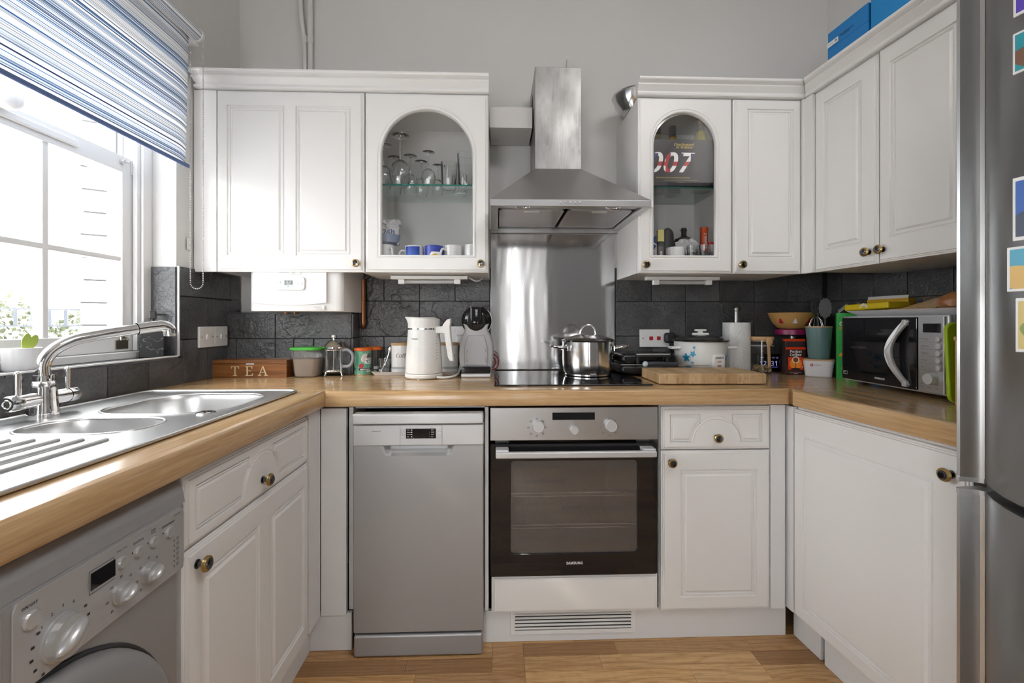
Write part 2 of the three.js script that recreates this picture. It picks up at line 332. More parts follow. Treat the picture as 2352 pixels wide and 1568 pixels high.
// wall behind the camera, with a glazed door that the steel mirrors
const wallRear = structure('wall_rear', 0, 0, 1.75, PI);
const DX0 = -0.60, DX1 = 0.0;                              // local x = -world x
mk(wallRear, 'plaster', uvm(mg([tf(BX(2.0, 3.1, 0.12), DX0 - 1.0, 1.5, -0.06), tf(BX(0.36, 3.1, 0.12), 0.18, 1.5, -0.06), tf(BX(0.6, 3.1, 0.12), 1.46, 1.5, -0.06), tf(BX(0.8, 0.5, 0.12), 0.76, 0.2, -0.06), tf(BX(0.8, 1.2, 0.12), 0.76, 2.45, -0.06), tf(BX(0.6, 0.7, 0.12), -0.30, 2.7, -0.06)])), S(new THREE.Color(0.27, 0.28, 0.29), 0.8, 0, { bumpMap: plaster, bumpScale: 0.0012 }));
const door1 = structure('door_1', 0.30, 0, 1.80, PI, 'white glazed door behind the camera');
mk(door1, 'frame', mg([tf(BX(0.04, 2.35, 0.14), -0.28, 1.175, 0), tf(BX(0.04, 2.35, 0.14), 0.28, 1.175, 0), tf(BX(0.6, 0.04, 0.14), 0, 2.33, 0)]), m_paint);
mk(door1, 'leaf', mg([tf(BX(0.215, 2.29, 0.04), -0.1475, 1.155, 0), tf(BX(0.215, 2.29, 0.04), 0.1475, 1.155, 0), tf(BX(0.08, 0.3, 0.04), 0, 0.16, 0), tf(BX(0.08, 0.1, 0.04), 0, 2.25, 0)]), m_paint);
mk(door1, 'pane', BX(0.08, 1.89, 0.004), m_pane, 0, 1.255, 0);
mk(door1, 'handle', mg([tf(RB(0.03, 0.16, 0.008, 0.003), 0.2, 1.0, 0.024), tf(RB(0.1, 0.015, 0.015, 0.006), 0.16, 1.03, 0.05)]), m_chrome);

const window2 = structure('fill_window_2', -0.76, 0.45, 1.80, PI, 'white framed window added unseen behind the camera for fill light');  // added window, unseen, fills the cabinet fronts with daylight from behind
mk(window2, 'frame', mg([tf(BX(0.05, 1.4, 0.1), -0.375, 0.7, 0), tf(BX(0.05, 1.4, 0.1), 0.375, 0.7, 0), tf(BX(0.8, 0.05, 0.1), 0, 0.025, 0), tf(BX(0.8, 0.05, 0.1), 0, 1.375, 0), tf(BX(0.7, 0.04, 0.06), 0, 0.7, 0)]), m_paint);
for (const y of [0.36, 1.04]) mk(window2, 'pane', BX(0.7, 0.64, 0.003), m_pane, 0, y, 0);

// ceiling panel added out of view as soft fill light
const fillLamp = thing('ceiling_fill_light', 'square flush ceiling panel added out of view for fill light', 'light', 1.1, 3.05, 0.1);
mk(fillLamp, 'housing', RB(0.94, 0.05, 0.94, 0.01), m_paint, 0, -0.025, 0);
mk(fillLamp, 'diffuser', BX(0.88, 0.006, 0.88), S(0xffffff, 0.6, 0, { emissive: 0xfff6ea, emissiveIntensity: 3 }), 0, -0.052, 0);
const panel = new THREE.RectAreaLight(0xfdfcff, FILL_LAMP, 0.88, 0.88);
panel.position.set(1.1, 3.05 - 0.06, 0.1); panel.rotation.x = -PI / 2; scene.add(panel);

// ---------- window ----------
const win = structure('window_1', -1.215, 0, 0, LL, 'white painted sliding sash window above the sink');
const pb = (x0, x1, y0, y1, z0, z1) => tf(RB(x1 - x0, y1 - y0, z1 - z0, 0.003, 1), (x0 + x1) / 2, (y0 + y1) / 2, (z0 + z1) / 2);
mk(win, 'frame', mg([pb(ZF - 0.045, ZF, SILL, HEAD, -0.22, -0.088), pb(ZN, ZN + 0.045, SILL, HEAD, -0.22, -0.088), pb(ZN + 0.045, ZF - 0.045, HEAD - 0.04, HEAD, -0.22, -0.088), pb(ZN + 0.045, ZF - 0.045, SILL + 0.006, SILL + 0.03, -0.22, -0.088),
  pb(ZF - 0.062, ZF - 0.0452, SILL + 0.031, HEAD - 0.041, -0.115, -0.098), pb(ZF - 0.06, ZF - 0.0452, SILL + 0.031, HEAD - 0.041, -0.172, -0.1605), pb(ZN + 0.0452, ZN + 0.06, SILL + 0.031, HEAD - 0.041, -0.172, -0.1605)]), m_paint);
const gl0 = ZN + 0.045, gl1 = ZF - 0.047, zi0 = -0.16, zi1 = -0.118;
const low = mk(win, 'lower_sash', mg([pb(gl1 - 0.055, gl1, 1.043, 1.742, zi0, zi1), pb(gl0, gl0 + 0.055, 1.043, 1.742, zi0, zi1), pb(gl0 + 0.055, gl1 - 0.055, 1.043, 1.10, zi0, zi1), pb(gl0 + 0.055, gl1 - 0.055, 1.683, 1.742, zi0, zi1)]), m_paint);
const bars = [gl1 - 0.055 - 0.272, gl1 - 0.055 - 0.544, gl1 - 0.055 - 0.816];
for (const b of bars) mk(low, 'glazing_bar', RB(0.020, 0.60, 0.030, 0.004, 1), m_paint, b, 1.391, -0.139);
mk(low, 'glazing_bar', RB(1.03, 0.018, 0.028, 0.004, 1), m_paint, (gl0 + gl1) / 2, 1.373, -0.139);
const px0 = [gl1 - 0.055, ...bars, gl0 + 0.055];
for (let i = 0; i < 4; i++) for (const [a, b] of [[1.098, 1.373], [1.373, 1.685]]) mk(low, 'pane', BX(px0[i] - px0[i + 1], b - a, 0.003), m_pane, (px0[i] + px0[i + 1]) / 2, (a + b) / 2, -0.143);
const up = mk(win, 'upper_sash', mg([pb(gl1 - 0.05, gl1, 1.69, 2.10, -0.212, -0.174), pb(gl0, gl0 + 0.05, 1.69, 2.10, -0.212, -0.174), pb(gl0 + 0.05, gl1 - 0.05, 1.69, 1.735, -0.212, -0.174), pb(gl0 + 0.05, gl1 - 0.05, 2.05, 2.10, -0.212, -0.174)]), m_paint);
for (const b of bars) mk(up, 'glazing_bar', RB(0.020, 0.33, 0.028, 0.004, 1), m_paint, b, 1.89, -0.193);
for (let i = 0; i < 4; i++) mk(up, 'pane', BX(px0[i] - px0[i + 1], 0.33, 0.003), m_pane, (px0[i] + px0[i + 1]) / 2, 1.893, -0.196);
mk(win, 'sash_lift', mg([tf(RB(0.055, 0.032, 0.003, 0.004), 1.675, 1.068, -0.116), tf(TO(0.014, 0.004, 16, 8, PI), 1.675, 1.083, -0.106, -0.6)]), S(new THREE.Color(0.42, 0.38, 0.30), 0.35, 1));
mk(win, 'sash_stop', mg([tf(RB(0.022, 0.05, 0.004, 0.010), 1.725, 1.71, -0.116), tf(CY(0.004, 0.004, 0.008, 12), 1.725, 1.705, -0.113, PI / 2)]), m_offwhite);
mk(win, 'sash_fastener', mg([tf(CY(0.007, 0.009, 0.014, 16), 1.675, 1.718, -0.112, PI / 2), tf(RB(0.02, 0.005, 0.005, 0.002), 1.683, 1.718, -0.104)]), m_silverLight);
mk(win, 'sash_rail_moulding', RB(0.5, 0.022, 0.012, 0.005, 2), m_paint, 1.25, 1.712, -0.113);
mk(win, 'sash_knob', SP(0.032, 24, 16), m_paint, 1.265, 1.745, -0.085);

// ---------- outside ----------
const yard = structure('ground');
mk(yard, 'paving', BX(12, 0.1, 16), S(new THREE.Color(0.55, 0.54, 0.52), 0.9), -7.6, 0.2, -4);
const pier = thing('garden_pier', 'tall pale rendered block pier in the garden beyond the window', 'pier', -4.15, 0.25, -4.6, 0.55);
const m_block = S(new THREE.Color(0.72, 0.70, 0.68), 0.9), m_jointShade = S(new THREE.Color(0.03, 0.03, 0.033), 0.7);
for (let k = 1; k < 14; k++) mk(pier, 'joint_strip', RB(0.16 + 0.05 * ((k * 7) % 3) / 2, 0.013, 0.01, 0.002, 1), m_jointShade, 0.215, 0.0015 + k * 0.217, 0.198);  // near-black strips stand in for the shade in the block joints
for (let k = 0; k < 14; k++) mk(pier, 'block', RB(0.36, 0.204, 0.4, 0.006, 1), m_block, 0.29, 0.11 + k * 0.217, 0);
mk(pier, 'mortar_core', BX(0.335, 3.05, 0.37), S(new THREE.Color(0.45, 0.45, 0.45), 0.9), 0.29, 1.52, 0);
const fence = thing('railing_fence', 'low metal garden railing in front of the hedge outside', 'fence', -5.2, 0.25, -4.4, 0.62);
const m_rail = S(new THREE.Color(0.09, 0.10, 0.12), 0.5, 0.3);
for (const y of [0.86, 1.03]) mk(fence, 'rail', BX(2.4, 0.015, 0.02), m_rail, 0, y, 0);
for (let i = 0; i < 20; i++) mk(fence, 'baluster', BX(0.028, 0.16, 0.02), m_rail, -1.15 + i * 0.12, 0.945, 0);
for (const x of [-1.15, 1.15]) mk(fence, 'post', BX(0.05, 1.05, 0.05), m_rail, x, 0.525, 0);
{
  const g = new THREE.PlaneGeometry(0.034, 0.024), n = 5200;
  const hedge = new THREE.InstancedMesh(g, P(new THREE.Color(0.10, 0.115, 0.06), 0.6, { transmission: 0.35, thickness: 0, side: THREE.DoubleSide }), n);
  hedge.name = 'hedge'; hedge.userData = { label: 'leafy green hedge behind the garden railing', category: 'hedge', kind: 'stuff' };
  hedge.position.set(-5.7, 0.25, -4.9); hedge.rotation.y = 0.62;
  const m = new THREE.Matrix4(), q = new THREE.Quaternion();
  for (let i = 0; i < n; i++) {
    const x = (rnd() - 0.5) * 3, top = 1.0 + 0.12 * Math.sin(x * 5) + 0.1 * Math.sin(x * 13 + 1);
    q.setFromEuler(new THREE.Euler(rnd() * 6, rnd() * 6, rnd() * 6));
    m.compose(V3(x, 0.2 + rnd() * (top - 0.15), (rnd() - 0.5) * 0.4), q, V3(1, 1, 1).multiplyScalar(0.8 + rnd() * 0.8)); hedge.setMatrixAt(i, m);
  }
  scene.add(hedge);
}

// ---------- worktops ----------
const plan = (pts, holes = [], t = 0.055) => EX(pts.map(([x, z]) => [x, -z]).reverse(), t, 0, holes.map((h) => h.map(([x, z]) => [x, -z]))).rotateX(-PI / 2);
const nose = (len) => {                                       // rounded front edge, profile outwards +z, along x
  const p = [[0, 0]], r = 0.014, q = 0.007, D = 0.018;
  for (let i = 0; i <= 5; i++) { const a = -PI / 2 + i / 5 * PI / 2; p.push([D - q + q * Math.cos(a), q + q * Math.sin(a)]); }
  for (let i = 0; i <= 8; i++) { const a = i / 8 * PI / 2; p.push([D - r + r * Math.cos(a), 0.055 - r + r * Math.sin(a)]); }
  p.push([0, 0.055]);
  return toCreasedNormals(EX(p, len).rotateY(-PI / 2).translate(len / 2, 0, 0), 0.5);
};
const wtL = thing('worktop', 'beech-effect worktop carrying the steel sink below the window', 'worktop', 0, 0.856, 0);
mk(wtL, 'slab', uvm(plan([[-1.205, -1.598], [-0.603, -1.598], [-0.603, -0.25], [-1.205, -0.25]], [rect(-1.15, -1.555, -0.688, -0.60)]), 'z'), m_beech);
mk(wtL, 'front_edge', uvm(tf(nose(1.348), -0.603, 0, -0.924, 0, PI / 2), 'z', 0.3, 0.2), m_beech);
const wtB = thing('worktop', 'beech-effect worktop along the tiled wall with the hob set in', 'worktop', 0, 0.856, 0);
mk(wtB, 'slab', uvm(plan([[-1.205, -2.2], [1.628, -2.2], [1.67, -1.603], [-1.205, -1.603]]), 'x', 0.3, 0.1), m_beech);
mk(wtB, 'front_edge', uvm(tf(nose(1.616), 0.224, 0, -1.603), 'x', 0.2, 0.3), m_beech);
mk(wtB, 'joint_strip', RB(0.003, 0.056, 0.02, 0.001), S(new THREE.Color(0.42, 0.25, 0.12), 0.4), 1.034, 0.028, -1.593);
const wtR = thing('worktop', 'beech-effect worktop carrying the microwave beside the fridge', 'worktop', 0, 0.856, 0);
{
  const a = along(1.198, 0.632), b = along(1.198, 0.012), c = along(0.615, 0.632);
  mk(wtR, 'slab', uvm(plan([[c[0], -1.601], [1.668, -1.601], b, a]), 'z', 0.1, 0.2), m_beech);
  const m = along(0.9065, 0.632);
  mk(wtR, 'front_edge', uvm(tf(nose(0.583), m[0], 0, m[1], 0, RR), 'z', 0.4, 0.1), m_beech);
}

// ---------- drawer and door fronts ----------
const drawerGeo = (w, h) => {
  const x0 = w / 2 - 0.03, y0 = 0.026, y1 = h - 0.026, R = 0.088, arc = [];
  for (let i = 0; i <= 8; i++) { const a = PI - (i / 8) * 50 * PI / 180; arc.push([R * Math.cos(a), y0 + R * Math.sin(a)]); }
  const left = [[-x0, y0], ...arc, [arc[8][0], y1], [-x0, y1]], right = left.map(([x, y]) => [-x, y]).reverse();
  const k = PANEL.map(([o, z]) => [o * 0.62, z]);
  const outer = rect(-w / 2, 0, w / 2, h), face = poly(insetLoop(outer, 0.0112));
  for (const c of [left, right]) face.holes.push(new THREE.Path(c.map((p) => V2(...p))));
  const list = [ringLoft(EDGE.map(([o, z]) => [insetLoop(outer, o), z])), new THREE.ShapeGeometry(face), new THREE.ShapeGeometry(poly(outer)).rotateY(PI).translate(0, 0, -0.02)];
  for (const c of [left, right]) list.push(ringLoft(k.map(([o, z]) => [insetLoop(c, o), z]), true));
  const g = toCreasedNormals(mg(list), 0.3), band = [];
  for (let i = 0; i <= 12; i++) { const a = PI - (i / 12) * PI; band.push([R * 0.97 * Math.cos(a), y0 + R * 0.97 * Math.sin(a), 0]); }
  const top = []; for (let i = 0; i <= 10; i++) { const a = (132 - (i / 10) * 84) * PI / 180; top.push([(R + 0.007) * Math.cos(a), y0 + (R + 0.007) * Math.sin(a), 0]); }
  return uvm(mg([g, tf(TB(band, 0.0032, 36, 8), 0, 0, -0.001, 0, 0, 0, 1, 1, 0.8), tf(TB(top, 0.0022, 24, 8), 0, 0, -0.0008, 0, 0, 0, 1, 1, 0.8)]));
};
const hollow = (w, h, d, t = 0.016, bottom = true) => mg([tf(BX(t, h, d), -w / 2 + t / 2, h / 2, d / 2), tf(BX(t, h, d), w / 2 - t / 2, h / 2, d / 2), tf(BX(w - 2 * t, t, d), 0, h - t / 2, d / 2),
  ...(bottom ? [tf(BX(w - 2 * t, t, d), 0, t / 2, d / 2)] : []), tf(BX(w - 2 * t, h - t, 0.006), 0, h / 2, 0.003)]);

// base cabinet beside the washing machine
const baseL = thing('base_cabinet', 'cream base cabinet with arched drawer and two-panel door beside the washing machine', 'cabinet', -1.19, 0, -1.217, LL);
mk(baseL, 'body', mg([tf(BX(0.016, 0.74, 0.556), -0.289, 0.482, 0.28), tf(BX(0.016, 0.74, 0.556), 0.289, 0.482, 0.28), tf(BX(0.56, 0.016, 0.556), 0, 0.12, 0.28), tf(BX(0.56, 0.74, 0.006), 0, 0.482, 0.006)]), m_carcass);
const dwL = mk(baseL, 'drawer', drawerGeo(0.592, 0.149), m_white, 0, 0.693, 0.58);
knob(dwL, 0, 0.043);
const drL = mk(baseL, 'door', doorGeo(0.592, 0.572, [rect(-0.247, 0.055, -0.012, 0.508), rect(0.045, 0.055, 0.262, 0.508)]), m_white, 0, 0.117, 0.58);
knob(drL, -0.262, 0.537);
// base cabinet beside the oven
const baseR = thing('base_cabinet', 'cream base cabinet with arched drawer and one-panel door beside the oven', 'cabinet', 0.789, 0, -2.19);
mk(baseR, 'body', BX(0.40, 0.74, 0.553), m_carcass, 0, 0.482, 0.277);
const dwR = mk(baseR, 'drawer', drawerGeo(0.398, 0.154), m_white, 0, 0.691, 0.578);
knob(dwR, 0, 0.044);
const drR = mk(baseR, 'door', doorGeo(0.398, 0.572, [rect(-0.131, 0.048, 0.15, 0.505)]), m_white, 0, 0.115, 0.578);
knob(drR, -0.166, 0.534);
// base cabinet beside the fridge
const pR = along(0.873, 0.02);
const baseF = thing('base_cabinet', 'wide cream base cabinet with single panelled door beside the fridge', 'cabinet', pR[0], 0, pR[1], RR);
mk(baseF, 'body', BX(0.572, 0.74, 0.588), m_carcass, 0, 0.482, 0.294);
const drF = mk(baseF, 'door', doorGeo(0.574, 0.724, [rect(-0.241, 0.044, 0.205, 0.64)]), m_white, 0, 0.117, 0.61);
knob(drF, 0.247, 0.668);

// filler strips, plinths
const strip = (name, label, x, y, z, w, h, d, ry = 0) => { const t = thing(name, label, 'panel', x, y, z, ry); mk(t, 'board', RB(w, h, d, 0.0015, 1), m_board, 0, h / 2, 0); return t; };
strip('filler_panel', 'white corner filler strip next to the two-panel base door', -0.619, 0.125, -1.565, 0.09, 0.722, 0.018, LL);
strip('filler_panel', 'white corner post facing the room next to the dishwasher', -0.566, 0.125, -1.622, 0.088, 0.722, 0.018);
strip('end_panel', 'thin grey cabinet side edge between corner post and dishwasher', -0.512, 0.132, -1.9, 0.016, 0.715, 0.53);
strip('end_panel', 'thin grey cabinet side edge between dishwasher and oven', -0.0335, 0.125, -1.9, 0.014, 0.722, 0.555);
strip('filler_panel', 'white corner post next to the one-panel base door', 1.016, 0.115, -1.622, 0.052, 0.735, 0.018);
{ const q = along(0.556, 0.617); strip('filler_panel', 'narrow white strip in the corner next to the wide fridge-side base door', q[0], 0.117, q[1], 0.056, 0.73, 0.018, RR); }
strip('worktop_batten', 'grey batten under the worktop above the dishwasher', -0.266, 0.84, -1.66, 0.47, 0.015, 0.02);
const plinth = (label, x, z, w, h, ry = 0) => { const t = thing('plinth', label, 'plinth', x, 0, z, ry); mk(t, 'board', uvm(RB(w, h, 0.016, 0.001, 1)), m_board, 0, h / 2 + 0.001, 0); return t; };
plinth('white plinth board below the two-panel base door', -0.656, -1.27, 0.69, 0.114, LL);
plinth('short white plinth board next to the dishwasher foot', -0.577, -1.625, 0.145, 0.13);
const plo = plinth('long white plinth board with slatted vent below the oven', 0.507, -1.648, 1.108, 0.112);
{ const q = along(0.595, 0.575); plinth('short white plinth piece in the corner by the wide base door', q[0], q[1], 0.13, 0.112, RR); }
{ const q = along(0.93, 0.578); plinth('white plinth board below the wide fridge-side base door', q[0], q[1], 0.50, 0.112, RR); }
const vent = thing('vent_grille', 'white slatted plastic vent grille in the plinth below the oven', 'vent', 0.278, 0.028, -1.640);
mk(vent, 'frame', EX(rrect(0.452, 0.084, 0.008, 0, 0.042), 0.005, 0.001, [rrect(0.42, 0.062, 0.002, 0, 0.045)]), m_plasticWhite);
mk(vent, 'recess', BX(0.424, 0.066, 0.001), m_charcoal, 0, 0.045, 0.0006);
for (let i = 0; i < 5; i++) mk(vent, 'slat', RB(0.424, 0.0052, 0.006, 0.001, 1), m_plasticWhite, 0, 0.0205 + i * 0.0125, 0.003, 0.4);

// ---------- dishwasher ----------
const dish = thing('dishwasher', 'slim silver dishwasher with small black display between corner post and oven', 'dishwasher', -0.2655, 0, -1.58);
mk(dish, 'body', BX(0.436, 0.80, 0.56), m_charcoal, 0, 0.42, -0.305);
mk(dish, 'top_cover', RB(0.444, 0.036, 0.05, 0.005, 3), m_silverLight, 0, 0.8175, -0.012);
const dwc = mk(dish, 'control_panel', RB(0.446, 0.072, 0.045, 0.004, 2), m_silverLight, 0, 0.7605, -0.018);
{ // door with scooped handle
  const w = 0.438, y0 = 0.085, y1 = 0.724, pos = [], NX = 60, NY = 60, f = (x, y) => {
    const sx = cl((0.118 - Math.abs(x)) / 0.022), d = y1 - y; const lim = 0.034 * Math.sqrt(Math.max(0, Math.min(1, sx)));
    return d < lim ? -0.02 * Math.pow(cl(1 - d / (lim + 1e-6)) , 0.45) * Math.min(1, sx * 1.5) : 0; };
  const Y = (j) => j < 20 ? y0 + (y1 - 0.05 - y0) * j / 20 : y1 - 0.05 + 0.05 * (j - 20) / 40;
  const P2 = (i, j) => { const x = -w / 2 + w * i / NX, y = Y(j); return [x, y, f(x, y)]; };
  for (let i = 0; i < NX; i++) for (let j = 0; j < NY; j++) pos.push(...P2(i, j), ...P2(i + 1, j), ...P2(i + 1, j + 1), ...P2(i, j), ...P2(i + 1, j + 1), ...P2(i, j + 1));
  const g = new THREE.BufferGeometry(); g.setAttribute('position', new THREE.Float32BufferAttribute(pos, 3)); g.computeVertexNormals();
  const c = toCreasedNormals(g, 0.9);
  mk(dish, 'door', mg([c, tf(BX(w, y1 - y0, 0.02), 0, (y0 + y1) / 2, -0.0315), tf(RB(0.006, y1 - y0, 0.04, 0.003, 2), w / 2, (y0 + y1) / 2, -0.0205), tf(RB(0.006, y1 - y0, 0.04, 0.003, 2), -w / 2, (y0 + y1) / 2, -0.0205)]), m_silver);
}
mk(dish, 'kick_plate', RB(0.44, 0.074, 0.05, 0.008, 3), m_silver, 0, 0.041, -0.02);
mk(dwc, 'display', RB(0.102, 0.034, 0.003, 0.001, 1), m_blackGloss, 0.0085, 0.006, 0.022);
for (const [k, x] of [[0, -0.0525], [1, 0.0705]]) for (let i = 0; i < 3; i++) mk(dwc, 'button', RB(0.0165, 0.0108, 0.003, 0.0012, 1), m_silverLight, x, 0.0175 - i * 0.0115, 0.0225);
for (const x of [-0.063, 0.0805]) mk(dwc, 'seam', BX(0.0008, 0.071, 0.001), m_charcoal, x, 0, 0.0222);
letters(dwc, 'KENWOOD', 0.0042, m_ink, -0.143, 0.0125, 0.0226, { f: fontR, stretch: 1.1 });
print(dwc, 'display_print', 0.15, 0.036, 600, (c, w, h) => {
  c.fillStyle = '#e8e8e8'; c.font = 'bold 13px sans-serif';
  ['Auto', 'Intensive', 'Normal', 'ECO'].forEach((t, i) => { c.fillText(t, 113, 24 + i * 31); c.fillRect(166, 13 + i * 31, 17, 13); });
  ['Glass', '90 Min', 'Rapid', 'Soak'].forEach((t, i) => { c.beginPath(); c.arc(420, 20 + i * 31, 7, 0, 7); c.stroke(); c.fillText(t, 440, 24 + i * 31); c.strokeStyle = '#ddd'; });
  c.font = '15px sans-serif'; ['½', '◦', '▪', '✳', '+', '●'].forEach((t, i) => c.fillText(t, 196 + i * 36, 138));
  c.fillStyle = '#333'; c.font = '20px sans-serif'; c.fillText('⏻', 45, 34); c.fillText('½', 45, 82); c.fillText('◷', 45, 128); c.fillText('P', 540, 34); c.fillText('●', 540, 80); c.fillText('▸॥', 536, 128);
}, 0.0085, 0.0055, 0.0245);

// ---------- oven ----------
const oven = thing('oven', 'built-in electric oven with steel control panel and black glass door', 'oven', 0.277, 0, -1.618);
mk(oven, 'body', mg([tf(BX(0.56, 0.008, 0.5), 0, 0.822, -0.27), tf(BX(0.56, 0.10, 0.5), 0, 0.78, -0.28), tf(BX(0.05, 0.47, 0.5), -0.255, 0.495, -0.27), tf(BX(0.05, 0.47, 0.5), 0.255, 0.495, -0.27), tf(BX(0.56, 0.04, 0.5), 0, 0.282, -0.27), tf(BX(0.56, 0.5, 0.02), 0, 0.5, -0.5)]), S(new THREE.Color(0.16, 0.155, 0.15), 0.5, 0.2));
const ocp = mk(oven, 'control_panel', uvm(RB(0.596, 0.117, 0.022, 0.003, 2)), m_steel, 0, 0.7885, 0);
for (const [x, y, r] of [[-0.129, -0.006, 0.0205], [-0.002, -0.019, 0.0145], [0.128, -0.006, 0.0205]]) {
  mk(ocp, 'knob', mg([tf(LT([[r * 1.02, 0], [r, 0.004], [r, 0.019], [r * 0.93, 0.0215], [0.0001, 0.0215]], 36, 0.5), 0, 0, 0, PI / 2), tf(RB(0.0014, 0.006, 0.0006, 0.0002, 1), 0, r * 0.7, 0.0217)]), m_silverLight, x, y, 0.011);
}
mk(ocp, 'display', RB(0.151, 0.026, 0.002, 0.0005, 1), m_blackGloss, -0.003, 0.027, 0.0108);
print(ocp, 'dial_print', 0.36, 0.085, 720, (c, w, h) => {
  c.strokeStyle = c.fillStyle = '#3c3c40'; c.lineWidth = 2;
  for (const [cx, cy] of [[98, 97], [612, 97]]) for (let i = 0; i < 8; i++) { const a = i / 8 * PI * 2, X = cx + Math.sin(a) * 60, Y = cy - Math.cos(a) * 60; if (cx < 200) c.strokeRect(X - 6, Y - 5, 12, 9); else { c.font = '11px sans-serif'; c.fillText(String(50 + i * 30), X - 9, Y + 4); } }
  c.beginPath(); c.arc(356, 123, 38, -2.5, -0.6); c.stroke();
}, -0.002, -0.006, 0.0114);
{ // door with window
  const win0 = rrect(0.45, 0.327, 0.014, -0.0005, 0.4955), outer = rrect(0.592, 0.466, 0.007, 0, 0.486);
  const od = mk(oven, 'door', EX(outer, 0.022, 0.002, [win0]), m_blackGloss, 0, 0, -0.01);
  mk(od, 'window_glass', EX(win0, 0.004), P(new THREE.Color(0.62, 0.6, 0.59), 0.02, { transmission: 0.9, thickness: 0, ior: 1.6 }), 0, 0, 0.014);
  const dots = canvas(256, 256, (c) => { c.clearRect(0, 0, 256, 256); c.fillStyle = 'rgba(116,115,114,0.75)'; for (let i = 0; i < 32; i++) for (let j = 0; j < 32; j++) { c.beginPath(); c.arc(4 + i * 8, 4 + j * 8, 2.0, 0, 7); c.fill(); } });
  dots.wrapS = dots.wrapT = THREE.RepeatWrapping; dots.repeat.set(4.5, 3.3);
  mk(od, 'dot_screen', new THREE.PlaneGeometry(0.45, 0.327), new THREE.MeshStandardMaterial({ map: dots, transparent: true, roughness: 0.6 }), -0.0005, 0.4955, 0.0125);
  const oh = mk(oven, 'handle', mg([tf(RB(0.556, 0.022, 0.018, 0.005, 3), 0, 0, 0.045), tf(RB(0.045, 0.014, 0.046, 0.004, 2), -0.2555, 0.010, 0.022), tf(RB(0.045, 0.014, 0.046, 0.004, 2), 0.2555, 0.010, 0.022)]), m_silverLight, 0, 0.692, 0.008);
  letters(od, 'SAMSUNG', 0.0088, m_inkWhite, 0, 0.293, 0.0222, { stretch: 1.0 });
}
for (const y of [0.53, 0.415]) mk(oven, 'rack', mg([tf(CY(0.003, 0.003, 0.46, 8), 0, 0, 0, 0, 0, PI / 2), tf(CY(0.002, 0.002, 0.44, 8), 0, -0.012, 0, 0, 0, PI / 2), ...Array.from({ length: 14 }, (_, i) => tf(CY(0.0015, 0.0015, 0.36, 6), -0.208 + i * 0.032, 0, -0.18, PI / 2))]), m_polish, 0, y, -0.03);
mk(oven, 'lower_rail', BX(0.58, 0.012, 0.02), m_board, 0, 0.248, -0.012);
const opanel = thing('oven_base_panel', 'plain cream moulded panel below the oven', 'panel', 0.281, 0.118, -1.632);
mk(opanel, 'front', doorGeo(0.594, 0.128), m_white, 0, 0, 0.02);

// ---------- washing machine ----------
const wash = thing('washing_machine', 'silver front-loading washing machine under the worktop below the sink', 'washing machine', -0.61, 0, -0.61, LL);
mk(wash, 'body', RB(0.594, 0.80, 0.55, 0.006, 2), m_silver, 0, 0.405, -0.28);
{
  const p = [[-0.04, 0.80], [-0.04, 0.845]];
  for (let i = 0; i <= 8; i++) { const a = PI / 2 - i / 8 * PI / 2; p.push([-0.028 + 0.034 * Math.cos(a), 0.811 + 0.034 * Math.sin(a)]); }
  p.push([0.008, 0.80]);
  mk(wash, 'top_front', toCreasedNormals(tf(EX(p, 0.594), 0.297, 0, 0, 0, -PI / 2), 0.5), m_silver);
}
const fascia = mk(wash, 'fascia', RB(0.594, 0.128, 0.02, 0.006, 2), m_silver, 0, 0.737, -0.002);
const wp = mk(wash, 'control_panel', EX(rrect(0.312, 0.118, 0.014, 0.134, 0.737), 0.004, 0.001), S(new THREE.Color(0.46, 0.465, 0.475), 0.4, 0.4), 0, 0, 0.007);
mk(wash, 'detergent_drawer', RB(0.262, 0.118, 0.008, 0.006, 2), m_silver, -0.161, 0.737, 0.006);
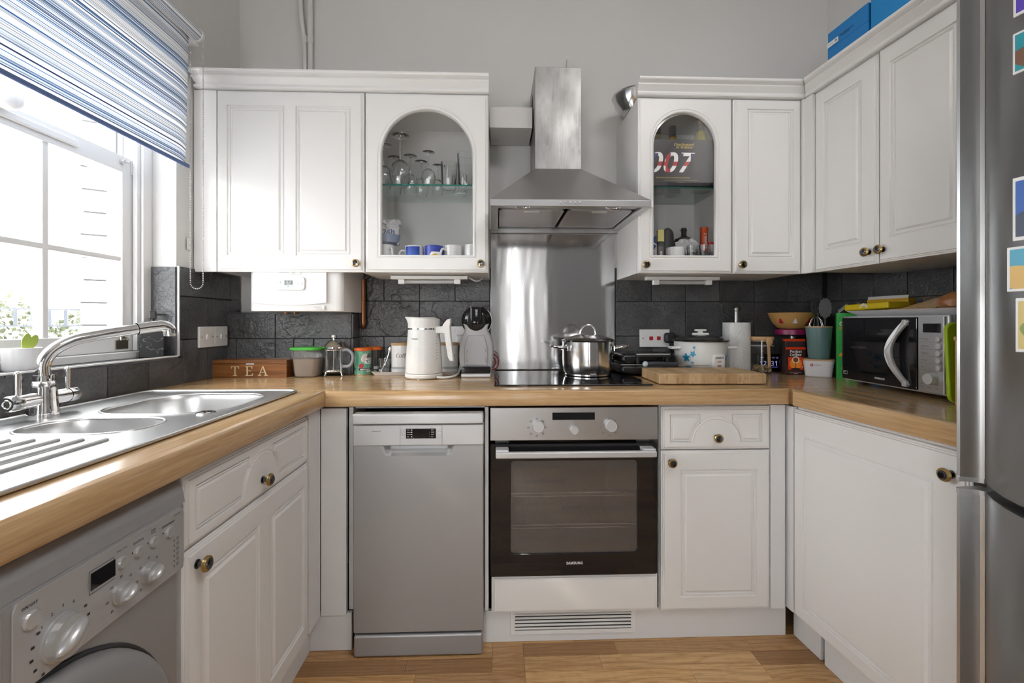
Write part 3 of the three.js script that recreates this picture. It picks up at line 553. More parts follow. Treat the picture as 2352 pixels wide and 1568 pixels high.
{ // big pocket-handle dial, two smaller dials, buttons
  const dial = (r, h) => mg([tf(LT([[r * 1.12, 0], [r * 1.1, 0.003], [r, 0.0035], [r * 0.97, h * 0.6], [0.0001, h * 0.62]], 40, 0.5), 0, 0, 0, PI / 2), tf(SP(1, 28, 18), 0, 0, h * 0.55, 0, 0, 0.62, r * 0.93, r * 0.40, h * 0.7)]);
  mk(wp, 'dial', dial(0.028, 0.022), m_silverPlastic, 0.042, 0.714, 0.004);
  mk(wp, 'dial', dial(0.0165, 0.019), m_silverPlastic, 0.142, 0.715, 0.004);
  mk(wp, 'dial', dial(0.0165, 0.019), m_silverPlastic, 0.2, 0.715, 0.004);
  for (const [x, y, r] of [[0.0, 0.764, 0.0125], [0.143, 0.763, 0.0095], [0.177, 0.763, 0.0095], [0.211, 0.763, 0.0095], [0.249, 0.763, 0.0105]])
    mk(wp, 'button', tf(LT([[r, 0], [r, 0.003], [r * 0.85, 0.0055], [r * 0.5, 0.0068], [0.0001, 0.007]], 28), 0, 0, 0, PI / 2), m_silverPlastic, x, y, 0.0035);
  mk(wp, 'display', RB(0.044, 0.026, 0.003, 0.001, 1), m_blackGloss, 0.109, 0.762, 0.0035);
  print(wp, 'panel_print', 0.31, 0.116, 1240, (c) => {
    const X = (m) => (m + 0.022) * 4000, Y = (y) => (0.795 - y) * 4000;
    c.fillStyle = c.strokeStyle = '#26262b'; c.lineWidth = 3;
    c.font = 'bold 22px sans-serif'; c.fillText('ON/OFF', X(-0.012), Y(0.7815)); c.font = 'bold 20px sans-serif';
    c.fillText('START/PAUSE', X(0.231), Y(0.7765)); c.font = '24px sans-serif'; c.fillText('EcoTime', X(0.166), Y(0.7785));
    c.font = '16px sans-serif'; c.fillText('MODE', X(0.205), Y(0.783)); c.fillText('RINSE', X(0.205), Y(0.7785)); c.fillText('Delay Timer', X(0.133), Y(0.7825)); c.font = '13px sans-serif'; c.fillText('WIDXL126', X(0.262), Y(0.7865));
    c.font = 'bold 24px sans-serif';
    for (let i = 0; i < 16; i++) { const a = -0.75 + i * 0.393 + (i > 3 ? 0.25 : 0), r = 0.0415; const x = X(0.042 + Math.sin(a) * r), y = Y(0.714 + Math.cos(a) * r); i < 4 ? c.fillText(String(i + 1), x - 6, y + 8) : c.fillRect(x - 9, y - 7, 18, 14); }
    for (const cx of [0.142, 0.2]) for (let i = 0; i < 7; i++) { const a = -2.4 + i * 0.8, r = 0.026; c.strokeRect(X(cx + Math.sin(a) * r) - 7, Y(0.715 + Math.cos(a) * r) - 5, 14, 10); }
    for (let i = 0; i < 6; i++) { c.beginPath(); c.arc(X(0.262), Y(0.741 - i * 0.0095), 6, 0, 7); c.fill(); c.strokeRect(X(0.269), Y(0.744 - i * 0.0095), 16, 16); }
    for (const x of [0.164, 0.198, 0.234]) { c.beginPath(); c.arc(X(x), Y(0.767), 6, 0, 7); c.fill(); }
    c.strokeRect(X(0.084), Y(0.779), 175, 136);
  }, 0.133, 0.737, 0.0046);
  const wd = mk(wash, 'door', tf(LT([[0.245, -0.004], [0.25, 0.0], [0.247, 0.012], [0.235, 0.024], [0.205, 0.032], [0.185, 0.034], [0.165, 0.03]], 72, 0.7), 0, 0, 0, PI / 2), m_silver, 0.01, 0.415, 0.0);
  mk(wd, 'porthole', tf(LT([[0.168, 0.028], [0.15, 0.040], [0.1, 0.052], [0.05, 0.058], [0.0001, 0.06]], 56), 0, 0, 0, PI / 2), m_blackGloss);
  mk(wash, 'door_recess', tf(TO(0.253, 0.004, 72, 8), 0.01, 0.415, -0.003), m_charcoal);
}

// ---------- fridge-freezer ----------
const fridge = thing('fridge_freezer', 'tall brushed steel fridge-freezer with magnets on its door', 'fridge', 0, 0, 0);
{
  const m_side = S(new THREE.Color(0.22, 0.222, 0.225), 0.45, 0.6), m_door = S(new THREE.Color(0.25, 0.252, 0.256), 0.36, 0.85);
  mk(fridge, 'body', tf(RB(0.60, 2.0, 0.60, 0.006, 2), 1.36, 1.02, -0.655, 0, 0.0), m_side);
  const curve = [[1.062, -0.36], [1.0, -0.362]];
  for (let i = 0; i <= 14; i++) { const t = i / 14; curve.push([0.985 - 0.03 * Math.sin(PI * Math.min(1, t * 1.0)) + (t > 0.72 ? ((t - 0.72) / 0.28) ** 2 * 0.052 : 0), -0.37 - t * 0.564]); }
  curve.push([1.062, -0.936]);
  const dg = (h) => toCreasedNormals(EX(curve.map(([x, z]) => [x, -z]), h, 0.004).rotateX(-PI / 2), 0.6);
  const lip = [[1.062, -0.937], [1.036, -0.934], [1.0315, -0.9395], [1.0255, -0.9435], [1.0165, -0.947], [1.007, -0.9495], [1.0, -0.9515], [0.9985, -0.957], [1.003, -0.962], [1.03, -0.965], [1.062, -0.965]];
  const lg = (h) => toCreasedNormals(EX(lip.map(([x, z]) => [x, -z]).reverse(), h, 0).rotateX(-PI / 2), 0.9);
  for (const [name, y, h] of [['fridge_door', 0.806, 1.21], ['freezer_door', 0.06, 0.728]]) {
    const d = mk(fridge, name, dg(h), m_door, 0, y, 0);
    mk(d, 'handle_strip', lg(h - 0.016), S(new THREE.Color(0.58, 0.585, 0.59), 0.3, 0.9), 0, 0.008, 0);
    mk(d, 'handle_cap', tf(lg(0.010), 0, 0, 0), m_silverPlastic, -0.002, -0.001, 0.0005); mk(d, 'handle_cap', tf(lg(0.010), 0, 0, 0), m_silverPlastic, -0.002, h - 0.009, 0.0005);
  }
  mk(fridge, 'base_grille', BX(0.56, 0.05, 0.55), m_charcoal, 1.36, 0.026, -0.655);
}
// photo magnets on the fridge door (door surface about x = 0.96)
const magnet = (label, y, z, w, h, draw) => {
  const t = thing('photo_magnet', label, 'magnet', 0, y, z, 0, 'picture magnets on the fridge door');
  const t0 = (0.37 + z) / -0.564, sx = 0.985 - 0.03 * Math.sin(PI * t0) + (t0 > 0.72 ? ((t0 - 0.72) / 0.28) ** 2 * 0.052 : 0);
  t.position.set(sx - 0.0025, y, z); t.rotation.y = -PI / 2 + 0.17;
  mk(t, 'card', RB(w, h, 0.003, 0.002, 2), m_plasticWhite, 0, h / 2, 0);
  print(t, 'picture', w * 0.92, h * 0.88, 128, draw, 0, h / 2, 0.0018);
};
const blot = (bg, cols) => (c, w, h) => { c.fillStyle = bg; c.fillRect(0, 0, w, h); cols.forEach(([f, x, y, r]) => { c.fillStyle = f; c.beginPath(); c.ellipse(x * w, y * h, r * w, r * h * 0.6, 0.4, 0, 7); c.fill(); }); };
magnet('white-edged picture magnet with purple and orange print, uppermost on the fridge', 1.703, -0.745, 0.12, 0.09, blot('#5a48b8', [['#e38a3a', 0.6, 0.8, 0.5], ['#3a2470', 0.2, 0.3, 0.3]]));
magnet('teal and brown picture magnet under the purple one on the fridge', 1.60, -0.758, 0.10, 0.075, blot('#2f9aa8', [['#7a5a48', 0.4, 0.8, 0.5], ['#d8e4e8', 0.7, 0.3, 0.2]]));
magnet('blue picture magnet with a pale tower on the fridge', 1.295, -0.746, 0.12, 0.115, blot('#2d62b4', [['#d9b990', 0.35, 0.6, 0.22], ['#39465e', 0.5, 0.95, 0.6]]));
magnet('white-framed beach picture magnet below the blue tower magnet', 1.203, -0.756, 0.12, 0.082, blot('#4fa7c4', [['#d9b467', 0.4, 0.9, 0.6], ['#7fd0d8', 0.6, 0.35, 0.3]]));
magnet('white-framed yellow picture magnet, lowest on the fridge door', 1.093, -0.747, 0.11, 0.098, blot('#d7c27a', [['#8a9a54', 0.4, 0.7, 0.4], ['#c9d8e0', 0.6, 0.2, 0.4]]));

// ---------- sink and tap ----------
const sink = thing('kitchen_sink', 'stainless steel one-and-a-half bowl sink with ribbed drainer under the window', 'sink', 0, WT, 0);
{
  const mainB = rrect(0.335, 0.335, 0.11, -0.875, 1.338, 10), halfB = rrect(0.27, 0.165, 0.075, -0.895, 1.048, 10);   // x, -z
  const outer = rrect(0.497, 0.99, 0.03, -0.918, 1.083, 6);
  const top = EX(outer, 0.006, 0.0015, [mainB, halfB]).rotateX(-PI / 2);
  const bowl = (c, cx, cy, depth) => {
    const s = (k) => c.map(([x, y]) => [cx + (x - cx) * k, cy + (y - cy) * k]);
    const g = ringLoft([[s(1.0), 0.006], [s(0.985), -0.002], [s(0.97), -0.012], [s(0.94), -depth * 0.75], [s(0.90), -depth * 0.94], [s(0.80), -depth], [s(0.3), -depth - 0.003], [s(0.1), -depth - 0.005]], true);
    return toCreasedNormals(g, 0.7).rotateX(-PI / 2);
  };
  mk(sink, 'deck', uvm(top), m_sinkSteel);
  mk(sink, 'bowl', bowl(mainB, -0.875, 1.338, 0.16), m_sinkSteel);
  mk(sink, 'bowl', bowl(halfB, -0.895, 1.048, 0.11), m_sinkSteel);
  for (const [c, n] of [[mainB, 0], [halfB, 1]]) mk(sink, 'bowl_rim', tf(TB(c.map(([x, y]) => [x, 0.0055, -y]), 0.0035, 120, 6, true)), m_sinkSteel);
  mk(sink, 'edge_bead', TB(outer.map(([x, y]) => [x * 0.998 - 0.002, 0.005, -y]), 0.0045, 160, 6, true), m_sinkSteel);
  for (let i = 0; i < 8; i++) mk(sink, 'drainer_rib', tf(new THREE.CapsuleGeometry(0.0055, 0.30, 4, 10), 0, 0.0005, 0, PI / 2), m_sinkSteel, -1.08 + i * 0.046, 0.0062, -0.765);
  mk(sink, 'tap_hole_cover', LT([[0.0001, 0.006], [0.012, 0.0055], [0.021, 0.003], [0.023, 0]], 32), m_polish, -0.735, 0.006, -1.185);
  mk(sink, 'waste', LT([[0.0001, 0.001], [0.03, 0.001], [0.035, 0.003], [0.042, 0.002], [0.043, 0]], 32), m_polish, -0.875, -0.164, -1.338);
}
const tap = thing('mixer_tap', 'chrome two-lever mixer tap with long swan spout behind the sink', 'tap', -1.114, WT + 0.006, -1.166);
mk(tap, 'body', LT([[0.0001, 0], [0.030, 0], [0.031, 0.004], [0.0285, 0.012], [0.026, 0.045], [0.025, 0.07], [0.021, 0.084], [0.0195, 0.086], [0.0195, 0.1], [0.0001, 0.1]], 40), m_chrome);
mk(tap, 'spout', TB([[0, 0.09, 0], [0, 0.13, 0], [0.008, 0.160, -0.016], [0.026, 0.183, -0.046], [0.052, 0.196, -0.090], [0.078, 0.205, -0.135], [0.098, 0.212, -0.172]], 0.0145, 60, 18), m_chrome);
mk(tap, 'nozzle', mg([TB([[0.096, 0.2115, -0.168], [0.115, 0.217, -0.200], [0.130, 0.219, -0.224], [0.1365, 0.212, -0.235], [0.138, 0.197, -0.238]], 0.0165, 30, 18), tf(CY(0.0165, 0.0155, 0.008, 24), 0.138, 0.193, -0.238)]), m_chrome);
for (const s of [-1, 1]) {
  mk(tap, 'valve', mg([tf(CY(0.0175, 0.0175, 0.05, 28), 0, 0, 0, PI / 2), tf(LT([[0.0185, 0], [0.0185, 0.022], [0.016, 0.026], [0.0001, 0.026]], 28), 0, 0, s * 0.026, s * PI / 2), tf(TO(0.009, 0.002, 20, 6), 0, 0, s * 0.052)]), m_chrome, 0, 0.042, s * 0.034);
  mk(tap, 'lever', new THREE.CapsuleGeometry(0.0068, 0.05, 5, 14), m_chrome, 0, 0.084, s * 0.062);
}

// ---------- things on the sill ----------
const t_marble = tex(256, 256, (u, v) => { const a = fbm(u * 4, v * 4, 4, 4, 5, 81), r = Math.abs(fbm(u * 3 + a, v * 3, 3, 3, 4, 85) - 0.48); return mix3([0.13, 0.135, 0.14], [0.62, 0.62, 0.62], cl(1 - r * 55) * 0.9).map((c) => c); }, true, 9, 9);
const soap = thing('soap_dispenser', 'square black marble soap dispenser with dark pump on the window sill', 'dispenser', -1.268, 1.0185, -1.735, LL + 0.55);
mk(soap, 'bottle', uvm(RB(0.072, 0.095, 0.072, 0.003, 2)), P(0xffffff, 0.25, { map: t_marble }), 0, 0.0475, 0);
mk(soap, 'collar', LT([[0.0001, 0.095], [0.022, 0.095], [0.022, 0.112], [0.016, 0.116], [0.006, 0.117]], 28), m_charcoal);
mk(soap, 'pump', mg([tf(CY(0.005, 0.005, 0.03, 14), 0, 0.128, 0), tf(RB(0.022, 0.03, 0.022, 0.004, 2), 0, 0.155, 0), tf(CY(0.0035, 0.0035, 0.04, 10), 0, 0.158, 0.02, PI / 2)]), S(new THREE.Color(0.06, 0.06, 0.06), 0.3, 0.6));
const cactus = thing('potted_heart_leaf', 'single green heart-shaped leaf in a white pot on the sill', 'plant', -1.262, 1.0185, -1.262);
mk(cactus, 'pot', LT([[0.0001, 0.0], [0.033, 0], [0.036, 0.004], [0.039, 0.06], [0.037, 0.061], [0.035, 0.055], [0.0001, 0.052]], 36), S(new THREE.Color(0.72, 0.72, 0.73), 0.35), 0, 0, 0);
{
  const s = new THREE.Shape(); s.moveTo(0, 0); s.bezierCurveTo(-0.03, 0.012, -0.036, 0.04, -0.024, 0.056); s.bezierCurveTo(-0.014, 0.064, -0.004, 0.056, 0, 0.046); s.bezierCurveTo(0.004, 0.058, 0.016, 0.064, 0.025, 0.054); s.bezierCurveTo(0.036, 0.038, 0.026, 0.012, 0, 0);
  mk(cactus, 'leaf', new THREE.ExtrudeGeometry(s, { depth: 0.005, bevelEnabled: true, bevelSize: 0.0015, bevelThickness: 0.002, bevelSegments: 3, curveSegments: 10 }), P(new THREE.Color(0.28, 0.36, 0.05), 0.45, {}), 0.01, 0.05, 0, 0, 1.0, -0.25).scale.set(0.5, 0.8, 0.7);
}

// ---------- roller blind ----------
const blind = thing('roller_blind', 'blue, white and grey striped roller blind half lowered over the window', 'blind', -1.17, 0, -1.16, LL);
{
  const rows = []; seed = 777; let y = 0; const pal = ['#ffffff', '#f4f6f8', '#ffffff', '#e8ebee', '#d5d8dc', '#1d2c4f', '#2f74b5', '#8a93a0', '#c3d3e6', '#6b7684', '#2a4f86', '#b9c0c8', '#ffffff', '#9fb2c9'];
  while (y < 1024) { const c = pal[Math.floor(rnd() * pal.length)], h = c[1] === 'f' || c[1] === 'e' || c[1] === 'd' ? 2 + rnd() * 5 : 1.5 + rnd() * 3.5; rows.push([y, h, c]); y += h; }
  const stripes = canvas(16, 1024, (c) => { for (const [a, h, f] of rows) { c.fillStyle = f; c.fillRect(0, a, 16, h + 1); } });
  const m_fab = P(0xffffff, 0.95, { map: stripes, transmission: 0.30, thickness: 0, side: THREE.DoubleSide });
  const W = 1.27, N = 48, pos = [], uv = [], idx = [], y0 = 1.742, y1 = 2.245;
  for (let i = 0; i <= N; i++) for (let j = 0; j <= 4; j++) {
    const t = i / N, e = Math.max(0, Math.abs(t - 0.5) * 2 - 0.86) / 0.14, z = -0.02 * e * e * (1 - 0.6 * (j / 4));
    pos.push(-W / 2 + W * t, y0 + (y1 - y0) * j / 4, z); uv.push(t, j / 4 * 0.9);
  }
  for (let i = 0; i < N; i++) for (let j = 0; j < 4; j++) { const a = i * 5 + j, b = a + 5; idx.push(a, b, b + 1, a, b + 1, a + 1); }
  const g = new THREE.BufferGeometry(); g.setAttribute('position', new THREE.Float32BufferAttribute(pos, 3)); g.setAttribute('uv', new THREE.Float32BufferAttribute(uv, 2)); g.setIndex(idx); g.computeVertexNormals();
  mk(blind, 'fabric', g, m_fab, 0, 0, 0);
  const roll = stripes.clone(); roll.wrapS = roll.wrapT = THREE.RepeatWrapping; roll.rotation = PI / 2; roll.repeat.set(1, 0.25); roll.needsUpdate = true;
  const rg = CY(0.024, 0.024, 1.27, 36).rotateZ(PI / 2);
  mk(blind, 'roller', rg, S(0xffffff, 0.8, 0, { map: roll }), 0, 2.252, 0.018);
  mk(blind, 'bottom_bar', RB(W - 0.02, 0.014, 0.009, 0.004, 2), S(new THREE.Color(0.10, 0.16, 0.34), 0.7), 0, 1.741, 0);
  for (const s of [-1, 1]) mk(blind, 'bracket', mg([tf(CY(0.027, 0.027, 0.012, 28), s * 0.642, 2.252, 0.018, 0, 0, PI / 2), tf(RB(0.02, 0.045, 0.06, 0.004, 2), s * 0.648, 2.24, -0.012)]), m_plasticWhite);
  const beads = [], bg = new THREE.OctahedronGeometry(0.0026, 1), pitch = 0.0066, x = 0.642;
  for (let k = 0; k * pitch < 0.955; k++) for (const zz of [-0.006, 0.042]) beads.push(tf(bg.clone(), x, 2.252 - k * pitch, zz));
  for (let k = 1; k < 11; k++) { const a = PI * k / 11; beads.push(tf(bg.clone(), x, 1.30 - 0.024 * Math.sin(a), 0.018 - 0.024 * Math.cos(a))); }
  mk(blind, 'bead_chain', mg(beads), m_silverLight);
}
const cleat = thing('chain_clip', 'small clear plastic chain clip on the wall beside the window', 'clip', -1.213, 1.425, -1.845, LL);
mk(cleat, 'plate', RB(0.022, 0.045, 0.004, 0.006, 2), m_offwhite, 0, 0.03, 0.003);
mk(cleat, 'hook', tf(TO(0.011, 0.003, 20, 8, PI * 1.4), 0, 0.012, 0.012, 0, 0.5, -2.4), m_glass);

// ---------- switches and sockets ----------
function switchPlate(label, x, y, z, ry, wid) {
  const t = thing('light_switch', label, 'switch', x, y, z, ry, 'switch plates beside the window');
  mk(t, 'plate', RB(wid, 0.086, 0.010, 0.003, 2), m_plasticWhite, 0, 0, 0.005);
  mk(t, 'rocker', RB(0.017, 0.024, 0.007, 0.002, 2), m_plasticWhite, 0, 0.0, 0.011, 0.12);
  for (const s of [-1, 1]) mk(t, 'screw', tf(CY(0.0028, 0.0028, 0.002, 12), 0, 0, 0, PI / 2), m_inkGrey, s * wid * 0.36, 0, 0.0102);
}
switchPlate('white single rocker switch plate nearer the window', -1.205, 1.0865, -1.937, LL, 0.098);
switchPlate('white single rocker switch plate nearer the tea box', -1.205, 1.0865, -2.035, LL, 0.092);
const socket = thing('cooker_switch', 'white double switch plate with two red rockers beside the rice cooker', 'switch', 0.769, 1.07, -2.199);
mk(socket, 'plate', RB(0.148, 0.086, 0.010, 0.003, 2), m_plasticWhite, 0, 0, 0.005);
for (const s of [-1, 1]) mk(socket, 'rocker', RB(0.018, 0.018, 0.007, 0.002, 2), m_red, s * 0.0185, 0, 0.0115, 0.1);
for (const s of [-1, 1]) mk(socket, 'screw', tf(CY(0.0028, 0.0028, 0.002, 12), 0, 0, 0, PI / 2), m_ink, s * 0.058, 0, 0.0102);
const sockB = thing('double_socket', 'white double wall socket behind the kettle handle', 'socket', -0.22, 1.085, -2.199);
mk(sockB, 'plate', RB(0.148, 0.086, 0.010, 0.003, 2), m_plasticWhite, 0, 0, 0.005);
for (const s of [-1, 1]) mk(sockB, 'rocker', RB(0.012, 0.018, 0.006, 0.002, 2), m_plasticWhite, s * 0.018, 0.024, 0.011);
mk(sockB, 'pin_hole', RB(0.007, 0.004, 0.001, 0.0003, 1), m_ink, 0.038, 0.0, 0.0103); mk(sockB, 'pin_hole', RB(0.007, 0.004, 0.001, 0.0003, 1), m_ink, 0.056, 0.0, 0.0103);
const plugB = thing('plug', 'white kettle plug pushed into the wall socket', 'plug', -0.166, 1.062, -2.187);
mk(plugB, 'body', RB(0.05, 0.05, 0.032, 0.012, 3), m_plasticWhite, 0, 0, 0.016);
const plugK = thing('plug', 'black plug with flex in the red-rocker switch plate', 'plug', 0.834, 1.07, -2.188);
mk(plugK, 'body', RB(0.052, 0.05, 0.036, 0.013, 3), S(new THREE.Color(0.016, 0.018, 0.024), 0.4), 0, 0.002, 0.018);
mk(plugK, 'flex', TB([[0, -0.02, 0.022], [0.002, -0.045, 0.022], [0.014, -0.075, 0.018], [0.026, -0.1, 0.014], [0.05, -0.12, 0.012]], 0.0038, 40, 8), m_black);

// ---------- wall cabinets ----------
const CB = 1.35, DH = 0.728, DZ = 0.34;                      // cabinet bottom, door height, door face from the wall
const cabX = (label, x0, x1, glass) => {
  const t = thing('wall_cabinet', label, 'cabinet', (x0 + x1) / 2, CB, -2.208);
  return [t, x1 - x0];
};
{ // boiler cupboard: sides and top only
  const [t, w] = cabX('cream wall cabinet with two-panel door around the boiler', -1.12, -0.533);
  mk(t, 'body', uvm(hollow(w, DH - 0.002, DZ - 0.022, 0.016, false)), m_carcass, 0, 0.001, 0);
  const d = mk(t, 'door', doorGeo(w - 0.003, DH, [rect(-0.2505, 0.066, -0.0225, 0.668), rect(0.0205, 0.066, 0.2405, 0.668)]), m_white, 0, 0, DZ);
  knob(d, 0.264, 0.034);
  const f = thing('filler_panel', 'cream filler strip between the window wall and the boiler cabinet', 'panel', -1.166, CB, -1.884);
  mk(f, 'board', RB(0.088, DH, 0.018, 0.001, 1), m_white, 0, DH / 2, 0);
}
const glassCab = (label, x0, x1, arch, kx) => {
  const [t, w] = cabX(label, x0, x1);
  mk(t, 'body', uvm(hollow(w, DH - 0.002, DZ - 0.022)), m_carcass, 0, 0.001, 0);
  const d = mk(t, 'door', doorGeo(w - 0.003, DH, [], [arch]), m_white, 0, 0, DZ);
  mk(d, 'glass_pane', EX(insetLoop(arch, 0.008), 0.004), m_pane, 0, 0, -0.016);
  knob(d, kx, 0.034);
  mk(t, 'glass_shelf', BX(w - 0.034, 0.006, 0.27), m_shelf, 0, 0.372, 0.145);
  mk(t, 'shelf_edge', BX(w - 0.034, 0.0062, 0.002), m_shelfEdge, 0, 0.372, 0.281);
  return t;
};
glassCab('cream wall cabinet with arched glass door full of glasses and mugs', -0.531, -0.031, archLoop(-0.199, 0.056, 0.203, 0.678), 0.219);
glassCab('cream wall cabinet with arched glass door full of bottles and jars', 0.586, 0.984, archLoop(-0.153, 0.06, 0.143, 0.682), -0.17);
{
  const [t, w] = cabX('narrow cream wall cabinet with one-panel door in the corner', 0.986, 1.278);
  mk(t, 'body', BX(w, DH - 0.002, DZ - 0.022), m_carcass, 0, DH / 2, (DZ - 0.022) / 2);
  const d = mk(t, 'door', doorGeo(w - 0.003, DH, [rect(-0.086, 0.066, 0.112, 0.686)]), m_white, 0, 0, DZ);
  knob(d, -0.114, 0.036);
}
const cp = thing('corner_post', 'narrow cream corner post between the wall cabinets', 'panel', 1.29, CB, -1.872);
mk(cp, 'board', mg([RB(0.022, DH, 0.02, 0.002, 1), tf(RB(0.056, DH, 0.02, 0.002, 1), 0.006, 0, 0.024, 0, RR)]), m_white, 0, DH / 2, 0);
for (const [label, s0, s1, kx, px] of [['cream wall cabinet on the side wall next to the corner post', 0.366, 0.656, 0.113, [-0.094, 0.082]], ['cream wall cabinet on the side wall next to the fridge', 0.659, 0.959, -0.128, [-0.104, 0.11]]]) {
  const q = along((s0 + s1) / 2, 0.014), t = thing('wall_cabinet', label, 'cabinet', q[0], CB, q[1], RR), w = s1 - s0;
  mk(t, 'body', BX(w, DH - 0.002, 0.334), m_carcass, 0, DH / 2, 0.167);
  const d = mk(t, 'door', doorGeo(w - 0.004, DH, [rect(px[0], 0.08, px[1], 0.668)]), m_white, 0, 0, 0.356 + (s0 > 0.5 ? 0.003 : 0));
  knob(d, kx, 0.044);
}
// cornices
const cornice = (label, len, x, z, ry, cutL, cutR) => {
  const t = thing('cornice', label, 'cornice', x, CB + DH + 0.002, z, ry);
  const p = [[-0.02, 0], [0.005, 0], [0.010, 0.003], [0.011, 0.008], [0.010, 0.013], [0.004, 0.016], [0.004, 0.020], [0.009, 0.025], [0.018, 0.035], [0.022, 0.040], [0.022, 0.042], [0.017, 0.045], [0.017, 0.048], [0.026, 0.051], [0.034, 0.055], [0.036, 0.059], [0.036, 0.065], [-0.02, 0.065]];
  const g = flat(toCreasedNormals(EX(p, len).rotateY(-PI / 2).translate(len / 2, 0, 0), 0.35)), a = g.attributes.position;
  for (let i = 0; i < a.count; i++) { const s = a.getX(i) > 0 ? cutR : cutL; a.setX(i, a.getX(i) + s * a.getZ(i)); }
  g.computeVertexNormals();
  mk(t, 'moulding', uvm(g), m_white); return t;
};
cornice('cream cornice moulding over the boiler cabinet and glass cabinet', 1.165, -0.6125, -1.868, 0, -0.5, 0);
cornice('cream cornice moulding over the bottle cabinet and narrow cabinet', 0.711, 0.9375, -1.868, 0, 0, -1);
{ const q = along(0.687, 0.372); cornice('cream cornice moulding over the side-wall cabinets', 0.726, q[0], q[1], RR, 1, 0); }
// under-cabinet tube lights (off)
for (const [label, x, w] of [['white under-cabinet strip light below the glasses cabinet', -0.287, 0.33], ['white under-cabinet strip light below the bottles cabinet', 0.82, 0.325]]) {
  const t = thing('strip_light', label, 'light', x, CB - 0.002, -1.99);
  mk(t, 'backplate', RB(w, 0.016, 0.035, 0.003, 2), m_offwhite, 0, -0.008, 0);
  for (const s of [-1, 1]) mk(t, 'end_holder', RB(0.028, 0.022, 0.022, 0.003, 2), m_plasticWhite, s * (w / 2 - 0.045), -0.025, 0);
  mk(t, 'tube', CY(0.0085, 0.0085, w - 0.11, 20).rotateZ(PI / 2), P(new THREE.Color(0.86, 0.86, 0.86), 0.1, { transmission: 0.6, thickness: 0 }), 0, -0.026, 0);
}
{ const f = thing('flex_cable', 'short white flex of the strip light looping under the cabinet', 'cable', -0.1, CB - 0.006, -2.02); mk(f, 'flex', TB([[-0.02, 0, 0], [0.005, -0.014, 0], [0.025, -0.012, -0.02], [0.04, 0.004, -0.05]], 0.003, 30, 8), m_plasticWhite); }

// ---------- boiler ----------
const boiler = thing('gas_boiler', 'white wall-hung gas boiler showing below the two-panel wall cabinet', 'boiler', -0.815, 1.192, -2.19);
{
  const w = 0.375, D = 0.315, prof = [];
  for (let i = 0; i <= 10; i++) { const a = i / 10 * PI / 2; prof.push([w / 2 - 0.035 + 0.035 * Math.sin(a), D - 0.02 - 0.02 + 0.02 * Math.cos(a)]); }
  const shape = [[-w / 2, 0], [w / 2, 0], ...prof.slice().reverse(), ...Array.from({ length: 9 }, (_, i) => { const t = i / 8; return [w / 2 - 0.035 - t * (w - 0.05), D - 0.02 + 0.012 * Math.sin(PI * t)]; }), [-w / 2, D - 0.035]];
  mk(boiler, 'casing', toCreasedNormals(EX(shape.map(([x, z]) => [x, -z]).reverse(), 0.66, 0.003).rotateX(-PI / 2), 0.5), m_plasticWhite);
  const fp = mk(boiler, 'front_panel', (() => { const c = [[-0.147, 0.2]]; for (let i = 0; i <= 12; i++) { const t = i / 12; c.push([-0.147 + 0.294 * t, 0.034 - 0.011 * Math.sin(PI * t)]); } c.push([0.147, 0.2]); return EX(c, 0.008, 0.002); })(), m_plasticWhite, -0.02, 0, D - 0.014);
  const bp = mk(boiler, 'control_panel', EX(rrect(0.128, 0.056, 0.014), 0.006, 0.002), m_plasticWhite, -0.022, 0.113, D - 0.005);
  mk(bp, 'screen', BX(0.034, 0.021, 0.001), S(new THREE.Color(0.36, 0.40, 0.40), 0.3), 0.0, 0.002, 0.006);
  for (const [x, r] of [[-0.041, 0.0105], [0.031, 0.0075], [0.050, 0.0075]]) mk(bp, 'button', tf(LT([[r, 0], [r, 0.0012], [r * 0.85, 0.0016], [r * 0.8, 0.001], [0.0001, 0.001]], 24, 0.3), 0, 0, 0, PI / 2), m_offwhite, x, 0.002, 0.006);
  print(bp, 'panel_print', 0.128, 0.05, 512, (c) => { c.fillStyle = '#1f2a33'; c.font = 'bold 66px monospace'; c.fillText('12', 248, 112); c.fillRect(212, 60, 6, 68); c.fillRect(222, 66, 14, 6); c.fillRect(222, 112, 16, 6); c.font = '16px sans-serif'; c.fillStyle = '#555'; c.fillText('mode', 72, 98); c.fillText('–', 374, 98); c.fillText('+', 450, 98); c.beginPath(); c.arc(255, 158, 7, 0, 7); c.fillStyle = '#222'; c.fill(); }, 0, 0, 0.0085);
  const bl = mk(boiler, 'badge', RB(0.048, 0.017, 0.002, 0.001, 1), S(new THREE.Color(0.7, 0.7, 0.69), 0.3), 0.094, 0.0145, D - 0.0105);
  print(bl, 'badge_print', 0.046, 0.016, 384, (c) => { c.fillStyle = '#33363c'; c.font = '56px sans-serif'; c.fillText('Glow-worm', 20, 62); c.fillStyle = '#9a3a2a'; c.font = '38px sans-serif'; c.fillText('Flexicom 30cx', 110, 112); }, 0, 0, 0.0014);
  const bl2 = mk(boiler, 'badge', RB(0.09, 0.017, 0.002, 0.001, 1), S(new THREE.Color(0.7, 0.7, 0.69), 0.3), -0.02, 0.157, D - 0.0045);
  print(bl2, 'badge_print', 0.086, 0.015, 512, (c) => { c.fillStyle = '#33363c'; c.font = '44px sans-serif'; c.fillText('Glow-worm', 20, 56); c.fillText('Able', 310, 56); c.font = '18px sans-serif'; c.fillText('service 0000', 290, 82); }, 0, 0, 0.0014);
  mk(boiler, 'connection', mg([tf(CY(0.01, 0.01, 0.008, 16), -0.13, -0.002, 0.1), tf(CY(0.008, 0.008, 0.008, 16), -0.09, -0.002, 0.1)]), m_copper);
}
